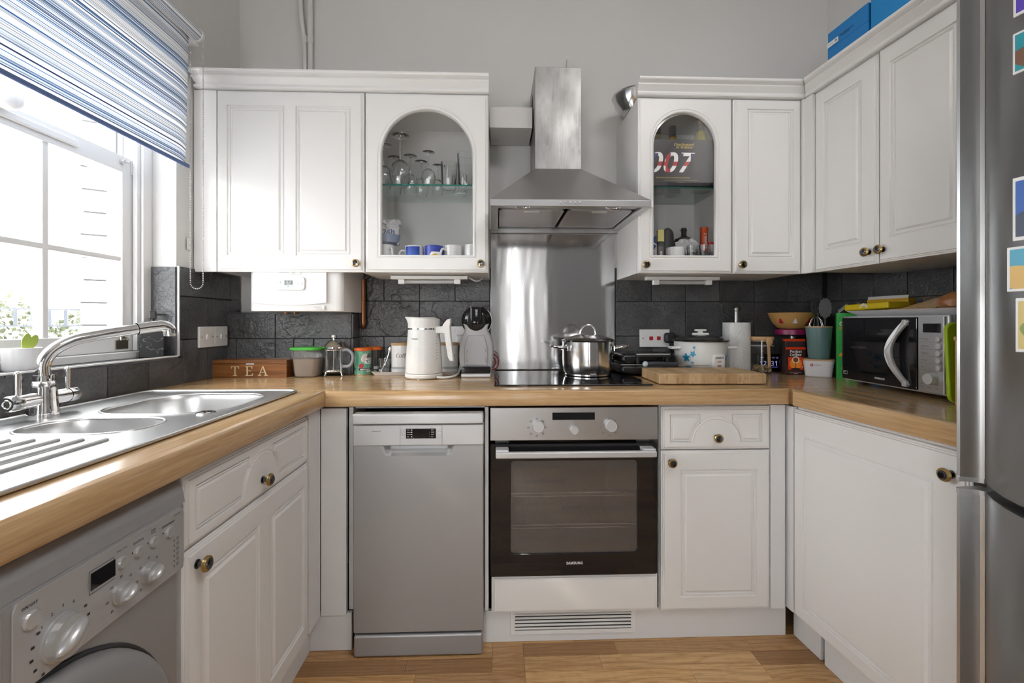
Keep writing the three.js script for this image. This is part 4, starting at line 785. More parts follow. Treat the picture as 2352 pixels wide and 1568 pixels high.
const cpipe = thing('copper_pipe', 'vertical copper pipe elbowing into the tiles beside the boiler', 'pipe', -0.622, 0, -2.165);
mk(cpipe, 'pipe', TB([[0, 1.348, 0], [0, 1.25, 0], [0, 1.16, 0], [0, 1.137, -0.001], [-0.006, 1.126, -0.012], [-0.012, 1.124, -0.034]], 0.0108, 60, 16), m_copper);
mk(cpipe, 'elbow', mg([tf(CY(0.0125, 0.0125, 0.016, 20), 0, 1.152, 0)]), m_copper);
// painted pipes above the cabinets
for (const [label, pts, r] of [['white painted pipe bending away above the boiler cabinet', [[-0.925, 3.04, -2.19], [-0.922, 2.667, -2.19], [-0.914, 2.56, -2.188], [-0.9035, 2.48, -2.188], [-0.9015, 2.42, -2.19], [-0.901, 2.10, -2.19]], 0.0105], ['straight white painted pipe above the boiler cabinet', [[-0.876, 3.04, -2.188], [-0.876, 2.6, -2.188], [-0.876, 2.10, -2.188]], 0.0125]]) {
  const t = thing('painted_pipe', label, 'pipe'); mk(t, 'pipe', TB(pts, r, 60, 14), m_wall); mk(t, 'joint', CY(r * 1.15, r * 1.15, 0.03, 16), m_wall, pts[pts.length - 1][0], 2.48, pts[pts.length - 1][2]);
}
const duct = thing('boxed_duct', 'white painted boxing between the glasses cabinet and hood chimney', 'boxing', 0.066, 1.998, -2.1);
mk(duct, 'box', RB(0.186, 0.092, 0.2, 0.002, 1), m_wall, 0, 0.046, 0);
const trunk = thing('cable_trunking', 'short white cable trunking on the wall above the hood chimney', 'trunking', 0.356, 2.2, -2.204);
mk(trunk, 'cover', RB(0.028, 0.22, 0.012, 0.002, 1), m_wall, 0, 0.11, 0);

// ---------- splashback, hob, hood ----------
const splash = thing('splashback', 'brushed steel splashback sheet behind the hob', 'splashback', 0.275, 0.912, -2.204);
mk(splash, 'sheet', (() => { const g = RB(0.602, 0.66, 0.006, 0.001, 1); return uvm(g); })(), m_splash, 0, 0.33, 0);
const hob = thing('hob', 'black glass hob set in the worktop below the hood', 'hob', 0.289, WT, -1.921);
mk(hob, 'glass', RB(0.592, 0.006, 0.475, 0.002, 2), m_blackGloss, 0, 0.003, 0);
print(hob, 'hob_print', 0.1, 0.008, 512, (c) => { c.fillStyle = '#aaa'; c.font = '26px sans-serif'; c.fillText('Do not touch the hob when hot', 10, 30); }, -0.215, 0.0062, 0.215, 0, -PI / 2);
const hood = thing('cooker_hood', 'stainless steel pyramid chimney hood above the hob', 'hood', 0.2835, 0, -2.2);
{
  const tri = (list) => { const g = new THREE.BufferGeometry(); g.setAttribute('position', new THREE.Float32BufferAttribute(list.flat(2), 3)); g.computeVertexNormals(); return g; };
  const q = (a, b, c, d) => [a, b, c, a, c, d];
  const bx = 0.305, y0 = 1.608, y1 = 1.798, zf = 0.49, tx0 = -0.1185, tx1 = 0.0785, tz = 0.268;
  mk(hood, 'canopy', uvm(tri([...q([-bx, y0, zf], [bx, y0, zf], [tx1, y1, tz], [tx0, y1, tz]), ...q([-bx, y0, 0.004], [-bx, y0, zf], [tx0, y1, tz], [tx0, y1, 0.004]), ...q([bx, y0, zf], [bx, y0, 0.004], [tx1, y1, 0.004], [tx1, y1, tz]), ...q([bx, y0, 0.004], [-bx, y0, 0.004], [tx0, y1, 0.004], [tx1, y1, 0.004])])), m_steel);
  const rim = mk(hood, 'rim', uvm(mg([tf(RB(0.61, 0.026, 0.012, 0.002, 2), 0, 1.596, zf - 0.006), tf(RB(0.03, 0.026, 0.454, 0.002, 2), -bx + 0.015, 1.596, 0.2505), tf(RB(0.03, 0.026, 0.454, 0.002, 2), bx - 0.015, 1.596, 0.2505), tf(BX(0.61, 0.03, 0.02), 0, 1.59, 0.012)])), m_steel);
  mk(rim, 'end_cap', RB(0.006, 0.03, 0.014, 0.001, 1), m_plasticWhite, bx + 0.002, 1.596, zf - 0.004);
  for (let i = 0; i < 5; i++) mk(rim, 'button', tf(LT([[0.0048, 0], [0.0048, 0.004], [0.0038, 0.0055], [0.0001, 0.006]], 20), 0, 0, 0, PI / 2), m_silverLight, -0.0415 + i * 0.0184, 1.598, zf);
  mk(hood, 'chimney', uvm(tf(RB(0.197, 0.432, 0.264, 0.0015, 1), -0.02, 2.013, 0.136)), m_steelV);
  for (let i = 0; i < 6; i++) mk(hood, 'side_vent', BX(0.0008, 0.09, 0.006), m_black, -0.1188, 2.12, 0.10 + i * 0.012);
  mk(hood, 'underplate', BX(0.552, 0.004, 0.1), m_silverPlastic, 0, 1.604, zf - 0.065);
  for (const s of [-1, 1]) {
    const f = mk(hood, 'grease_filter', RB(0.262, 0.006, 0.33, 0.002, 1), S(new THREE.Color(0.52, 0.52, 0.54), 0.4, 0.8, { bumpMap: brush, bumpScale: 0.001 }), s * 0.139, 1.602, 0.205);
    mk(f, 'filter_frame', mg([tf(BX(0.262, 0.004, 0.008), 0, -0.003, 0.161), tf(BX(0.262, 0.004, 0.008), 0, -0.003, -0.161), tf(BX(0.008, 0.004, 0.33), -0.127, -0.003, 0), tf(BX(0.008, 0.004, 0.33), 0.127, -0.003, 0)]), m_silverLight);
    mk(f, 'catch', RB(0.062, 0.005, 0.022, 0.002, 1), m_plasticWhite, 0.0, -0.005, 0.14);
    const l = mk(hood, 'spot_light', tf(TO(0.026, 0.005, 32, 10), 0, 0, 0, PI / 2), m_chrome, s * 0.179, 1.6, zf - 0.07);
    mk(l, 'lens', CY(0.025, 0.025, 0.004, 28), S(new THREE.Color(0.6, 0.6, 0.58), 0.15), 0, 0.002, 0);
  }
}
// things on top of the wall cabinets
const sb = thing('steel_bowl', 'shiny steel mixing bowl tipped on top of the bottle cabinet', 'bowl', 0.65, 2.082, -2.06);
mk(sb, 'bowl', tf(LT([[0.0001, 0.003], [0.045, 0.001], [0.08, 0.018], [0.105, 0.055], [0.115, 0.088], [0.121, 0.09], [0.121, 0.087], [0.117, 0.085], [0.107, 0.052], [0.081, 0.015], [0.0001, 0.005]], 56), 0, 0, 0), m_polish);
const m_blue = S(new THREE.Color(0.004, 0.20, 0.55), 0.45);
const bb = along(0.452, 0.30);
const blue1 = thing('blue_box', 'flat blue cardboard box with white label on the side-wall cabinets', 'box', bb[0], 2.146, bb[1], RR);
mk(blue1, 'carton', RB(0.19, 0.185, 0.26, 0.002, 1), m_blue, 0, 0.093, -0.13);
mk(blue1, 'seam', BX(0.191, 0.001, 0.261), S(new THREE.Color(0.003, 0.12, 0.36), 0.5), 0, 0.118, -0.13);
print(blue1, 'label', 0.055, 0.02, 128, (c, w, h) => { c.fillStyle = '#eee'; c.fillRect(0, 0, w, h); c.fillStyle = '#888'; c.fillRect(90, 10, 22, 22); c.fillRect(10, 20, 60, 3); }, -0.068, 0.135, 0.0012);
print(blue1, 'box_print', 0.07, 0.03, 256, (c) => { c.fillStyle = '#08243f'; c.font = 'bold 26px sans-serif'; c.fillText('NEW CABIN ALLOW', 4, 56); c.fillText('LUGGAGE', 60, 84); }, 0.0, 0.14, 0.0012);
const bb2 = along(0.70, 0.302);
const blue2 = thing('blue_box', 'taller plain blue cardboard box next to the labelled blue box', 'box', bb2[0], 2.146, bb2[1], RR);
mk(blue2, 'carton', RB(0.28, 0.24, 0.26, 0.002, 1), S(new THREE.Color(0.004, 0.24, 0.60), 0.45), 0, 0.12, -0.13);
mk(blue2, 'flap', RB(0.003, 0.22, 0.2, 0.001, 1), m_blue, -0.144, 0.12, -0.12);

// ---------- things on the worktop, window end to fridge end ----------
const t_walnut = tex(256, 256, (u, v) => mix3([0.62, 0.40, 0.20], [0.42, 0.24, 0.10], fbm(u * 3, v * 40, 3, 40, 4, 91) * 1.6 - 0.3), true, 3, 3);
const m_teaWood = P(0xffffff, 0.35, { map: t_walnut, clearcoat: 0.3, clearcoatRoughness: 0.2 });
const tea = thing('tea_box', 'brown wooden tea chest with glass lid and gold capital letters', 'box', -1.054, WT, -1.992);
{
  const W = 0.317, H = 0.076, D = 0.125;
  mk(tea, 'body', uvm(mg([tf(RB(W, 0.058, 0.008, 0.001, 1), 0, 0.029, 0.0), tf(RB(W, 0.058, 0.008, 0.001, 1), 0, 0.029, -D + 0.008), tf(BX(0.008, 0.058, D - 0.016), -W / 2 + 0.004, 0.029, -D / 2 + 0.004), tf(BX(0.008, 0.058, D - 0.016), W / 2 - 0.004, 0.029, -D / 2 + 0.004), tf(BX(W - 0.01, 0.006, D - 0.01), 0, 0.003, -D / 2)])), m_teaWood);
  const lid = mk(tea, 'lid', uvm(mg([tf(RB(W, 0.015, 0.024, 0.001, 1), 0, 0, -0.008), tf(RB(W, 0.015, 0.024, 0.001, 1), 0, 0, -D + 0.016), tf(BX(0.024, 0.015, D - 0.048), -W / 2 + 0.012, 0, -D / 2 + 0.004), tf(BX(0.024, 0.015, D - 0.048), W / 2 - 0.012, 0, -D / 2 + 0.004)]), false, 0.2), m_teaWood, 0, 0.0668, 0);
  mk(lid, 'lid_glass', BX(W - 0.05, 0.003, D - 0.045), m_glass, 0, 0.003, -D / 2 + 0.004);
  mk(tea, 'catch', RB(0.034, 0.007, 0.004, 0.001, 1), m_silverLight, 0.005, 0.0585, 0.004);
  const gold = S(new THREE.Color(0.68, 0.56, 0.32), 0.5);
  for (const [ch, x] of [['T', -0.0575], ['E', 0.001], ['A', 0.059]]) letters(tea, ch, 0.041, gold, x, 0.008, 0.0041, { f: fontS, stretch: 1.05 });
}
const tub = thing('food_container', 'clear tapered tub of brown powder with bright green lid', 'container', -0.82, WT, -2.03);
{
  const sq = (s, r) => rrect(s, s, r, 0, 0, 5), wall = (k) => ringLoft([[sq(0.08 * k, 0.018), 0], [sq(0.094 * k, 0.02), 0.004], [sq(0.118 * k, 0.024), 0.118]]).rotateX(-PI / 2);
  mk(tub, 'wall', toCreasedNormals(wall(1), 0.6), P(new THREE.Color(0.92, 0.93, 0.93), 0.12, { transmission: 0.9, thickness: 0, side: THREE.DoubleSide }));
  mk(tub, 'contents', toCreasedNormals(ringLoft([[sq(0.075, 0.017), 0.002], [sq(0.088, 0.019), 0.006], [sq(0.102, 0.02), 0.078]], true).rotateX(-PI / 2), 0.6), S(new THREE.Color(0.24, 0.16, 0.10), 0.85));
  mk(tub, 'lid', toCreasedNormals(EX(rrect(0.126, 0.126, 0.026), 0.012, 0.003).rotateX(-PI / 2), 0.6), S(new THREE.Color(0.06, 0.42, 0.04), 0.35), 0, 0.116, 0);
}
const press = thing('french_press', 'glass and chrome french press with grey handle', 'coffee press', -0.718, WT, -2.05);
{
  const r = 0.043;
  mk(press, 'beaker', LT([[0.0001, 0.012], [r - 0.004, 0.012], [r, 0.018], [r, 0.125]], 48), m_glass);
  mk(press, 'lid', LT([[r + 0.004, 0.122], [r + 0.004, 0.128], [r, 0.131], [r * 0.95, 0.136], [r * 0.7, 0.15], [r * 0.3, 0.158], [0.006, 0.16], [0.004, 0.166], [0.004, 0.169], [0.0001, 0.169]], 44), m_chrome);
  mk(press, 'knob', LT([[0.004, 0.166], [0.013, 0.168], [0.014, 0.172], [0.013, 0.179], [0.0001, 0.18]], 28), m_chrome);
  mk(press, 'plunger', mg([CY(0.002, 0.002, 0.11, 10).translate(0, 0.075, 0), CY(r - 0.002, r - 0.002, 0.006, 36).translate(0, 0.026, 0)]), m_polish);
  const legs = [];
  for (let i = 0; i < 4; i++) { const a = 0.5 + i * PI / 2, c = Math.cos(a), s = Math.sin(a); legs.push(tf(RB(0.010, 0.105, 0.002, 0.0008, 1), c * (r + 0.0015), 0.066, s * (r + 0.0015), 0, -a + PI / 2), TB([[c * (r + 0.001), 0.02, s * (r + 0.001)], [c * (r + 0.004), 0.008, s * (r + 0.004)], [c * (r + 0.011), 0.002, s * (r + 0.011)]], 0.003, 10, 8)); }
  mk(press, 'frame', mg([...legs, tf(TO(r + 0.002, 0.0022, 44, 8), 0, 0.022, 0, PI / 2), tf(TO(r + 0.002, 0.0022, 44, 8), 0, 0.115, 0, PI / 2)]), m_chrome);
  mk(press, 'handle', mg([TB([[r, 0.113, 0.01], [r + 0.02, 0.115, 0.012], [r + 0.042, 0.098, 0.014], [r + 0.044, 0.068, 0.014], [r + 0.03, 0.045, 0.013], [r, 0.042, 0.01]], 0.0068, 50, 12)]), S(new THREE.Color(0.28, 0.29, 0.32), 0.35));
}
const tinDraw = (c, w, h) => {
  c.fillStyle = '#1fa893'; c.fillRect(0, 0, w, h); c.strokeStyle = '#e2753a'; c.lineWidth = w * 0.008;
  for (let i = 0; i < 26; i++) { c.beginPath(); c.moveTo(i * w / 25, 0); c.bezierCurveTo(i * w / 25 + 30, h * 0.3, i * w / 25 - 40, h * 0.6, i * w / 25 + 20, h); c.stroke(); }
  for (const o of [0, 0.5]) {
    const X = (f) => (o + f * 0.5) * w;
    for (const [ex, col] of [[0.42, '#e9e6e2'], [0.62, '#3a3330']]) { c.save(); c.beginPath(); c.ellipse(X(ex), h * 0.3, w * 0.055, h * 0.2, 0.3, 0, 7); c.clip(); c.fillStyle = col; c.fillRect(0, 0, w, h); c.fillStyle = '#7a6a60'; for (let k = 0; k < 8; k++) c.fillRect(X(ex) - w * 0.05 + k * w * 0.014, 0, w * 0.006, h); c.restore(); }
    c.fillStyle = '#fff'; c.font = `bold ${h * 0.13}px sans-serif`; c.fillText('NESCAFÉ', X(0.45), h * 0.4); c.font = `bold ${h * 0.19}px sans-serif`; c.fillText('AZERA', X(0.42), h * 0.56);
    c.fillStyle = '#b01c2e'; c.beginPath(); c.arc(X(0.3), h * 0.64, h * 0.1, 0, 7); c.fill();
    c.fillStyle = '#1a1a1c'; c.fillRect(X(0.2), h * 0.74, w * 0.42, h * 0.09); c.fillStyle = '#fff'; c.font = `bold ${h * 0.085}px sans-serif`; c.fillText('americano', X(0.26), h * 0.815); c.fillStyle = '#d8d2c8'; c.fillRect(X(0.5), h * 0.84, w * 0.12, h * 0.06);
  }
};
function coffeeTin(label, x, z, ry, draw) {
  const t = thing('coffee_tin', label, 'tin', x, WT, z, ry, 'coffee tins'), r = 0.036;
  mk(t, 'can', LT([[0.0001, 0.001], [r - 0.002, 0], [r, 0.003], [r, 0.112], [0.0001, 0.112]], 44), m_polish);
  const g = new THREE.CylinderGeometry(r + 0.0004, r + 0.0004, 0.104, 44, 1, true);
  mk(t, 'label_sleeve', g, S(0xffffff, 0.35, 0, { map: canvas(1024, 470, draw) }), 0, 0.057, 0);
  mk(t, 'lid', LT([[r + 0.001, 0.108], [r + 0.0025, 0.109], [r + 0.0025, 0.12], [r + 0.001, 0.1215], [r - 0.004, 0.1215], [r - 0.006, 0.119], [0.0001, 0.119]], 44), S(new THREE.Color(0.62, 0.12, 0.01), 0.4));
}
coffeeTin('teal coffee tin with orange lid beside the french press', -0.601, -2.085, 2.3, tinDraw);
coffeeTin('dark coffee tin with orange lid half hidden behind the teal tin', -0.571, -2.158, 0, (c, w, h) => { c.fillStyle = '#3b3532'; c.fillRect(0, 0, w, h); c.fillStyle = '#7f8c8a'; for (let i = 0; i < 12; i++) c.fillRect(i * w / 12, 0, 8, h); c.fillStyle = '#eee'; for (let i = 0; i < 4; i++) c.fillRect(i * w / 4 + 40, h * 0.72, 90, 60); });
const tray = thing('drinks_tray', 'shallow white rectangular tray under the canisters', 'tray', -0.362, WT, -2.115);
mk(tray, 'tray', toCreasedNormals(ringLoft([[rrect(0.36, 0.115, 0.012), 0.0], [rrect(0.39, 0.145, 0.016), 0.016], [rrect(0.386, 0.141, 0.015), 0.0162], [rrect(0.356, 0.111, 0.011), 0.004]], true).rotateX(-PI / 2), 0.4), m_plasticWhite);
const cup = thing('measuring_cup', 'small clear plastic measuring cup on the white tray', 'cup', -0.512, WT + 0.005, -2.112);
mk(cup, 'cup', LT([[0.0001, 0.001], [0.026, 0.0005], [0.034, 0.066], [0.036, 0.0665], [0.034, 0.067], [0.0255, 0.003], [0.0001, 0.003]], 40), m_clear);
mk(cup, 'scale_print', mg(Array.from({ length: 8 }, (_, i) => tf(BX(i % 2 ? 0.008 : 0.014, 0.0008, 0.0004), 0, 0.014 + i * 0.006, 0.0285 + i * 0.0007 + 0.0003))), m_inkGrey);
const spoon = thing('dessert_spoon', 'small silver spoon leaning in the measuring cup', 'spoon', -0.512, WT + 0.009, -2.112);
mk(spoon, 'spoon', mg([TB([[-0.012, 0.006, 0.004], [0.004, 0.035, 0.004], [0.016, 0.066, 0.003], [0.024, 0.094, 0.002]], 0.0028, 30, 8), tf(SP(1, 18, 12), 0.0248, 0.101, 0.002, 0, 0, -0.25, 0.0062, 0.016, 0.003), tf(SP(1, 18, 12), -0.013, 0.004, 0.004, 0, 0, 0.9, 0.006, 0.012, 0.003)]), m_polish);
const script = (txt) => (c, w, h) => { c.fillStyle = '#3a3a3c'; c.font = `italic ${h * 0.2}px serif`; c.fillText(txt, w * 0.30, h * 0.42); c.globalAlpha = 0.35; c.fillStyle = '#777'; c.fillRect(0, h * 0.78, w, h * 0.09); c.globalAlpha = 1; c.fillStyle = '#e4e2dd'; c.font = `${h * 0.05}px sans-serif`; c.fillText('est. 2020 kitchen', w * 0.3, h * 0.84); };
for (const [label, x, txt, a] of [['white coffee canister with wooden lid on the tray', -0.437, 'Coffee', -0.95], ['white tea canister with wooden lid on the tray', -0.217, 'Tea', -0.75]]) {
  const t = thing('storage_canister', label, 'canister', x, WT + 0.005, -2.12, 0, 'white storage canisters on the tray'), r = 0.0435;
  mk(t, 'jar', LT([[0.0001, 0], [r - 0.002, 0], [r, 0.003], [r, 0.126], [0.0001, 0.126]], 48), m_ceramic);
  mk(t, 'lid', LT([[0.0001, 0.126], [r + 0.001, 0.126], [r + 0.002, 0.128], [r + 0.002, 0.136], [r, 0.138], [0.0001, 0.138]], 44), m_bamboo);
  wrapPrint(t, 'lettering', r + 0.0003, r + 0.0003, 0.118, a, a + 1.9, 512, script(txt), 0.004);
}
const kettle = thing('electric_kettle', 'matt white electric kettle with silver band', 'kettle', -0.306, WT, -1.955);
{
  const t_fleck = tex(256, 256, (u, v) => { const k = 0.90 - 0.05 * (vn(u * 110, v * 110, 110, 110, 95) > 0.86 ? 1 : 0) + 0.03 * (fbm(u * 8, v * 8, 8, 8, 3, 96) - 0.4); return [k, k, k * 0.99]; }, true, 3, 2);
  const m_k = S(new THREE.Color(0.92, 0.92, 0.92), 0.45, 0, { map: t_fleck });
  const base = mk(kettle, 'power_base', LT([[0.0001, 0.0], [0.073, 0], [0.079, 0.006], [0.0795, 0.016], [0.077, 0.020], [0.0001, 0.020]], 56), m_k, 0, 0.002, 0);
  mk(kettle, 'body', LT([[0.0001, 0.022], [0.0765, 0.022], [0.0775, 0.03], [0.0755, 0.07], [0.070, 0.15], [0.0675, 0.19], [0.0665, 0.203], [0.0001, 0.203]], 64), m_k, 0, 0.002, 0);
  mk(kettle, 'band', LT([[0.0660, 0.203], [0.0672, 0.2035], [0.0672, 0.2095], [0.0660, 0.21]], 64), m_chrome, 0, 0.002, 0);
  const top = flat(LT([[0.0001, 0.209], [0.0665, 0.209], [0.0665, 0.225], [0.067, 0.24], [0.068, 0.250], [0.064, 0.253], [0.0001, 0.255]], 64)), p = top.attributes.position;
  for (let i = 0; i < p.count; i++) { const a = Math.atan2(p.getZ(i), -p.getX(i)), r = Math.hypot(p.getX(i), p.getZ(i)), k = Math.max(0, 1 - Math.abs(a) / 0.55) * cl((p.getY(i) - 0.218) / 0.036) * cl(r / 0.06); p.setX(i, p.getX(i) - 0.016 * k * k); p.setY(i, p.getY(i) + 0.0045 * (-p.getX(i) / 0.07) * cl((p.getY(i) - 0.215) / 0.03)); }
  top.computeVertexNormals(); mk(kettle, 'spout_collar', toCreasedNormals(top, 0.9), m_k, 0, 0.002, 0);
  const hs = new THREE.Shape([[0.06, 0.213], [0.088, 0.214], [0.094, 0.226], [0.108, 0.243], [0.117, 0.245], [0.118, 0.235], [0.115, 0.215], [0.118, 0.17], [0.128, 0.095], [0.130, 0.075], [0.121, 0.076], [0.112, 0.09], [0.103, 0.15], [0.098, 0.188], [0.085, 0.192], [0.06, 0.19]].map((q) => V2(...q)));
  mk(kettle, 'handle', new THREE.ExtrudeGeometry(hs, { depth: 0.014, bevelEnabled: true, bevelSize: 0.004, bevelThickness: 0.006, bevelSegments: 4 }).translate(0, 0, -0.007), m_k, -0.002, 0.002, 0.02, 0, -0.12);
  mk(kettle, 'lid', LT([[0.0001, 0.006], [0.04, 0.0055], [0.05, 0.002], [0.051, 0]], 44), m_k, 0.006, 0.252, 0);
  mk(kettle, 'level_dots', mg(Array.from({ length: 8 }, (_, i) => tf(CY(0.0016, 0.0016, 0.0008, 10), 0.0585 + (7 - i) * 0.0004, 0.085 + i * 0.0128, 0.0465 - i * 0.0005 , PI / 2, 0, 0.0))), S(new THREE.Color(0.25, 0.15, 0.18), 0.5));
  letters(kettle, 'PHILIPS', 0.0052, m_inkGrey, -0.028, 0.165, 0.0645, { ry: -0.42, stretch: 1.15 });
  mk(kettle, 'foot', CY(0.004, 0.004, 0.004, 14), m_plasticWhite, -0.012, 0.002, 0.07);
  mk(kettle, 'flex', TB([[0.06, 0.008, 0.05], [0.09, 0.006, 0.045], [0.125, 0.008, 0.02], [0.138, 0.012, -0.02], [0.142, 0.014, -0.07], [0.145, 0.05, -0.14], [0.14, 0.12, -0.2]], 0.005, 60, 8), m_plasticWhite);
}
const cm = thing('coffee_machine', 'grey capsule coffee machine with round glossy black head', 'coffee machine', -0.086, WT, -2.03);
{
  const m_g = S(new THREE.Color(0.42, 0.42, 0.425), 0.35), m_g2 = S(new THREE.Color(0.36, 0.36, 0.365), 0.4);
  const half = [[0.058, 0.0], [0.066, 0.012], [0.072, 0.04], [0.074, 0.075], [0.071, 0.12], [0.062, 0.155], [0.052, 0.175], [0.049, 0.19], [0.056, 0.21]];
  const outline = [...half, ...half.slice().reverse().map(([x, y]) => [-x, y])];
  mk(cm, 'body', toCreasedNormals(EX(outline.map(([x, y]) => [x, y + 0.02]), 0.13, 0.01, [], 4).translate(0, 0, -0.075), 0.7), m_g);
  const fl = [[0.050, 0.03], [0.052, 0.07], [0.051, 0.11], [0.042, 0.14], [0.036, 0.16]], fo = [...fl, ...fl.slice().reverse().map(([x, y]) => [-x, y])];
  mk(cm, 'front_plate', EX(fo.map(([x, y]) => [x, y + 0.02]), 0.012, 0.005, [], 4), m_g2, 0, 0, 0.048);
  const head = mk(cm, 'head', tf(LT([[0.0001, -0.05], [0.05, -0.05], [0.064, -0.035], [0.0675, 0.0], [0.064, 0.035], [0.052, 0.05], [0.035, 0.060], [0.0001, 0.064]], 56), 0, 0, 0, PI / 2), m_blackGloss, 0, 0.243, 0);
  mk(head, 'ring', tf(TO(0.066, 0.0018, 56, 10), 0, 0, -0.02), m_silverPlastic);
  mk(head, 'lever', RB(0.052, 0.07, 0.03, 0.008, 3), m_blackGloss, 0, 0.028, 0.05);
  mk(head, 'lever_trim', RB(0.05, 0.004, 0.012, 0.0015, 2), m_chrome, 0, 0.061, 0.056);
  for (let i = 0; i < 6; i++) mk(head, 'level_mark', BX(0.011 - i * 0.0008, 0.0018, 0.0006), m_inkWhite, 0.002, 0.046 - i * 0.0052, 0.0653);
  for (const [x, y] of [[-0.04, 0.072], [0.04, 0.072], [-0.04, 0.115], [0.04, 0.115]]) mk(cm, 'tray_peg', RB(0.006, 0.016, 0.008, 0.003, 2), m_g, x, y, 0.061);
  mk(cm, 'drip_tray', EX(rrect(0.124, 0.03, 0.006, 0, 0.032), 0.06, 0.004), m_blackGloss, 0, 0, 0.012);
  mk(cm, 'foot_plate', RB(0.128, 0.017, 0.14, 0.006, 3), m_silverLight, 0, 0.0085, 0.005);
  mk(cm, 'flex', mg([TB([[0.06, 0.095, -0.06], [0.085, 0.085, -0.05], [0.098, 0.06, -0.045], [0.088, 0.03, -0.04], [0.068, 0.022, -0.04]], 0.0032, 40, 8), TB([[0.06, 0.088, -0.06], [0.08, 0.068, -0.055], [0.083, 0.05, -0.05], [0.07, 0.03, -0.045]], 0.0032, 30, 8)]), S(new THREE.Color(0.25, 0.015, 0.02), 0.4));
}
const pot = thing('saucepan', 'polished steel two-handled saucepan with domed lid on the hob', 'saucepan', 0.405, WT + 0.006, -2.0);
{
  const r = 0.112;
  mk(pot, 'body', LT([[0.0001, 0], [r - 0.02, 0], [r - 0.012, 0.003], [r - 0.012, 0.009], [r - 0.008, 0.011], [r - 0.002, 0.03], [r, 0.05], [r, 0.146], [r + 0.006, 0.152], [r + 0.004, 0.153], [r - 0.001, 0.149]], 72, 0.5), S(new THREE.Color(0.74, 0.74, 0.745), 0.16, 1));
  const lid = mk(pot, 'lid', LT([[r + 0.003, 0.153], [r - 0.004, 0.157], [r * 0.85, 0.162], [r * 0.5, 0.174], [r * 0.2, 0.179], [0.0001, 0.18]], 72, 0.5), S(new THREE.Color(0.5, 0.5, 0.505), 0.2, 1));
  const arch = []; for (let i = 0; i <= 12; i++) { const a = PI * i / 12; arch.push([-0.034 * Math.cos(a), 0.176 + 0.042 * Math.sin(a), 0]); }
  mk(lid, 'lid_handle', mg([TB(arch, 0.0058, 40, 12), tf(SP(0.009, 16, 10), -0.034, 0.176, 0, 0, 0, 0, 1.2, 0.5, 1), tf(SP(0.009, 16, 10), 0.034, 0.176, 0, 0, 0, 0, 1.2, 0.5, 1)]), m_chrome);
  for (const s of [-1, 1]) mk(pot, 'handle', mg([TB([[s * (r - 0.002), 0.118, 0.034], [s * (r + 0.03), 0.124, 0.032], [s * (r + 0.052), 0.128, 0.016], [s * (r + 0.054), 0.129, -0.016], [s * (r + 0.03), 0.125, -0.032], [s * (r - 0.002), 0.118, -0.034]], 0.0062, 50, 12), tf(RB(0.006, 0.022, 0.016, 0.002, 2), s * (r + 0.001), 0.118, 0.034), tf(RB(0.006, 0.022, 0.016, 0.002, 2), s * (r + 0.001), 0.118, -0.034)]), m_chrome, 0, 0, 0, 0, s * -0.25);
}
const grill = thing('sandwich_press', 'black sandwich press with metal-trimmed handle behind the chopping board', 'sandwich maker', 0.667, WT + 0.008, -2.075);
mk(grill, 'lower_half', RB(0.25, 0.04, 0.21, 0.016, 3), m_black, 0, 0.022, 0);
mk(grill, 'upper_half', RB(0.25, 0.048, 0.21, 0.02, 3), m_blackGloss, 0, 0.068, 0);
mk(grill, 'hinge_seam', RB(0.246, 0.004, 0.206, 0.001, 1), m_silverPlastic, 0, 0.0428, 0);
mk(grill, 'handle', mg([tf(RB(0.15, 0.012, 0.02, 0.004, 2), 0.01, 0.082, 0.125), tf(RB(0.014, 0.035, 0.02, 0.004, 2), -0.055, 0.065, 0.118), tf(RB(0.014, 0.035, 0.02, 0.004, 2), 0.075, 0.065, 0.118)]), m_black);
mk(grill, 'handle_trim', RB(0.146, 0.004, 0.016, 0.0015, 2), m_silverLight, 0.01, 0.09, 0.125);
const rice = thing('rice_cooker', 'white rice cooker with blue flower print and dark glass lid', 'rice cooker', 0.935, WT, -2.062);
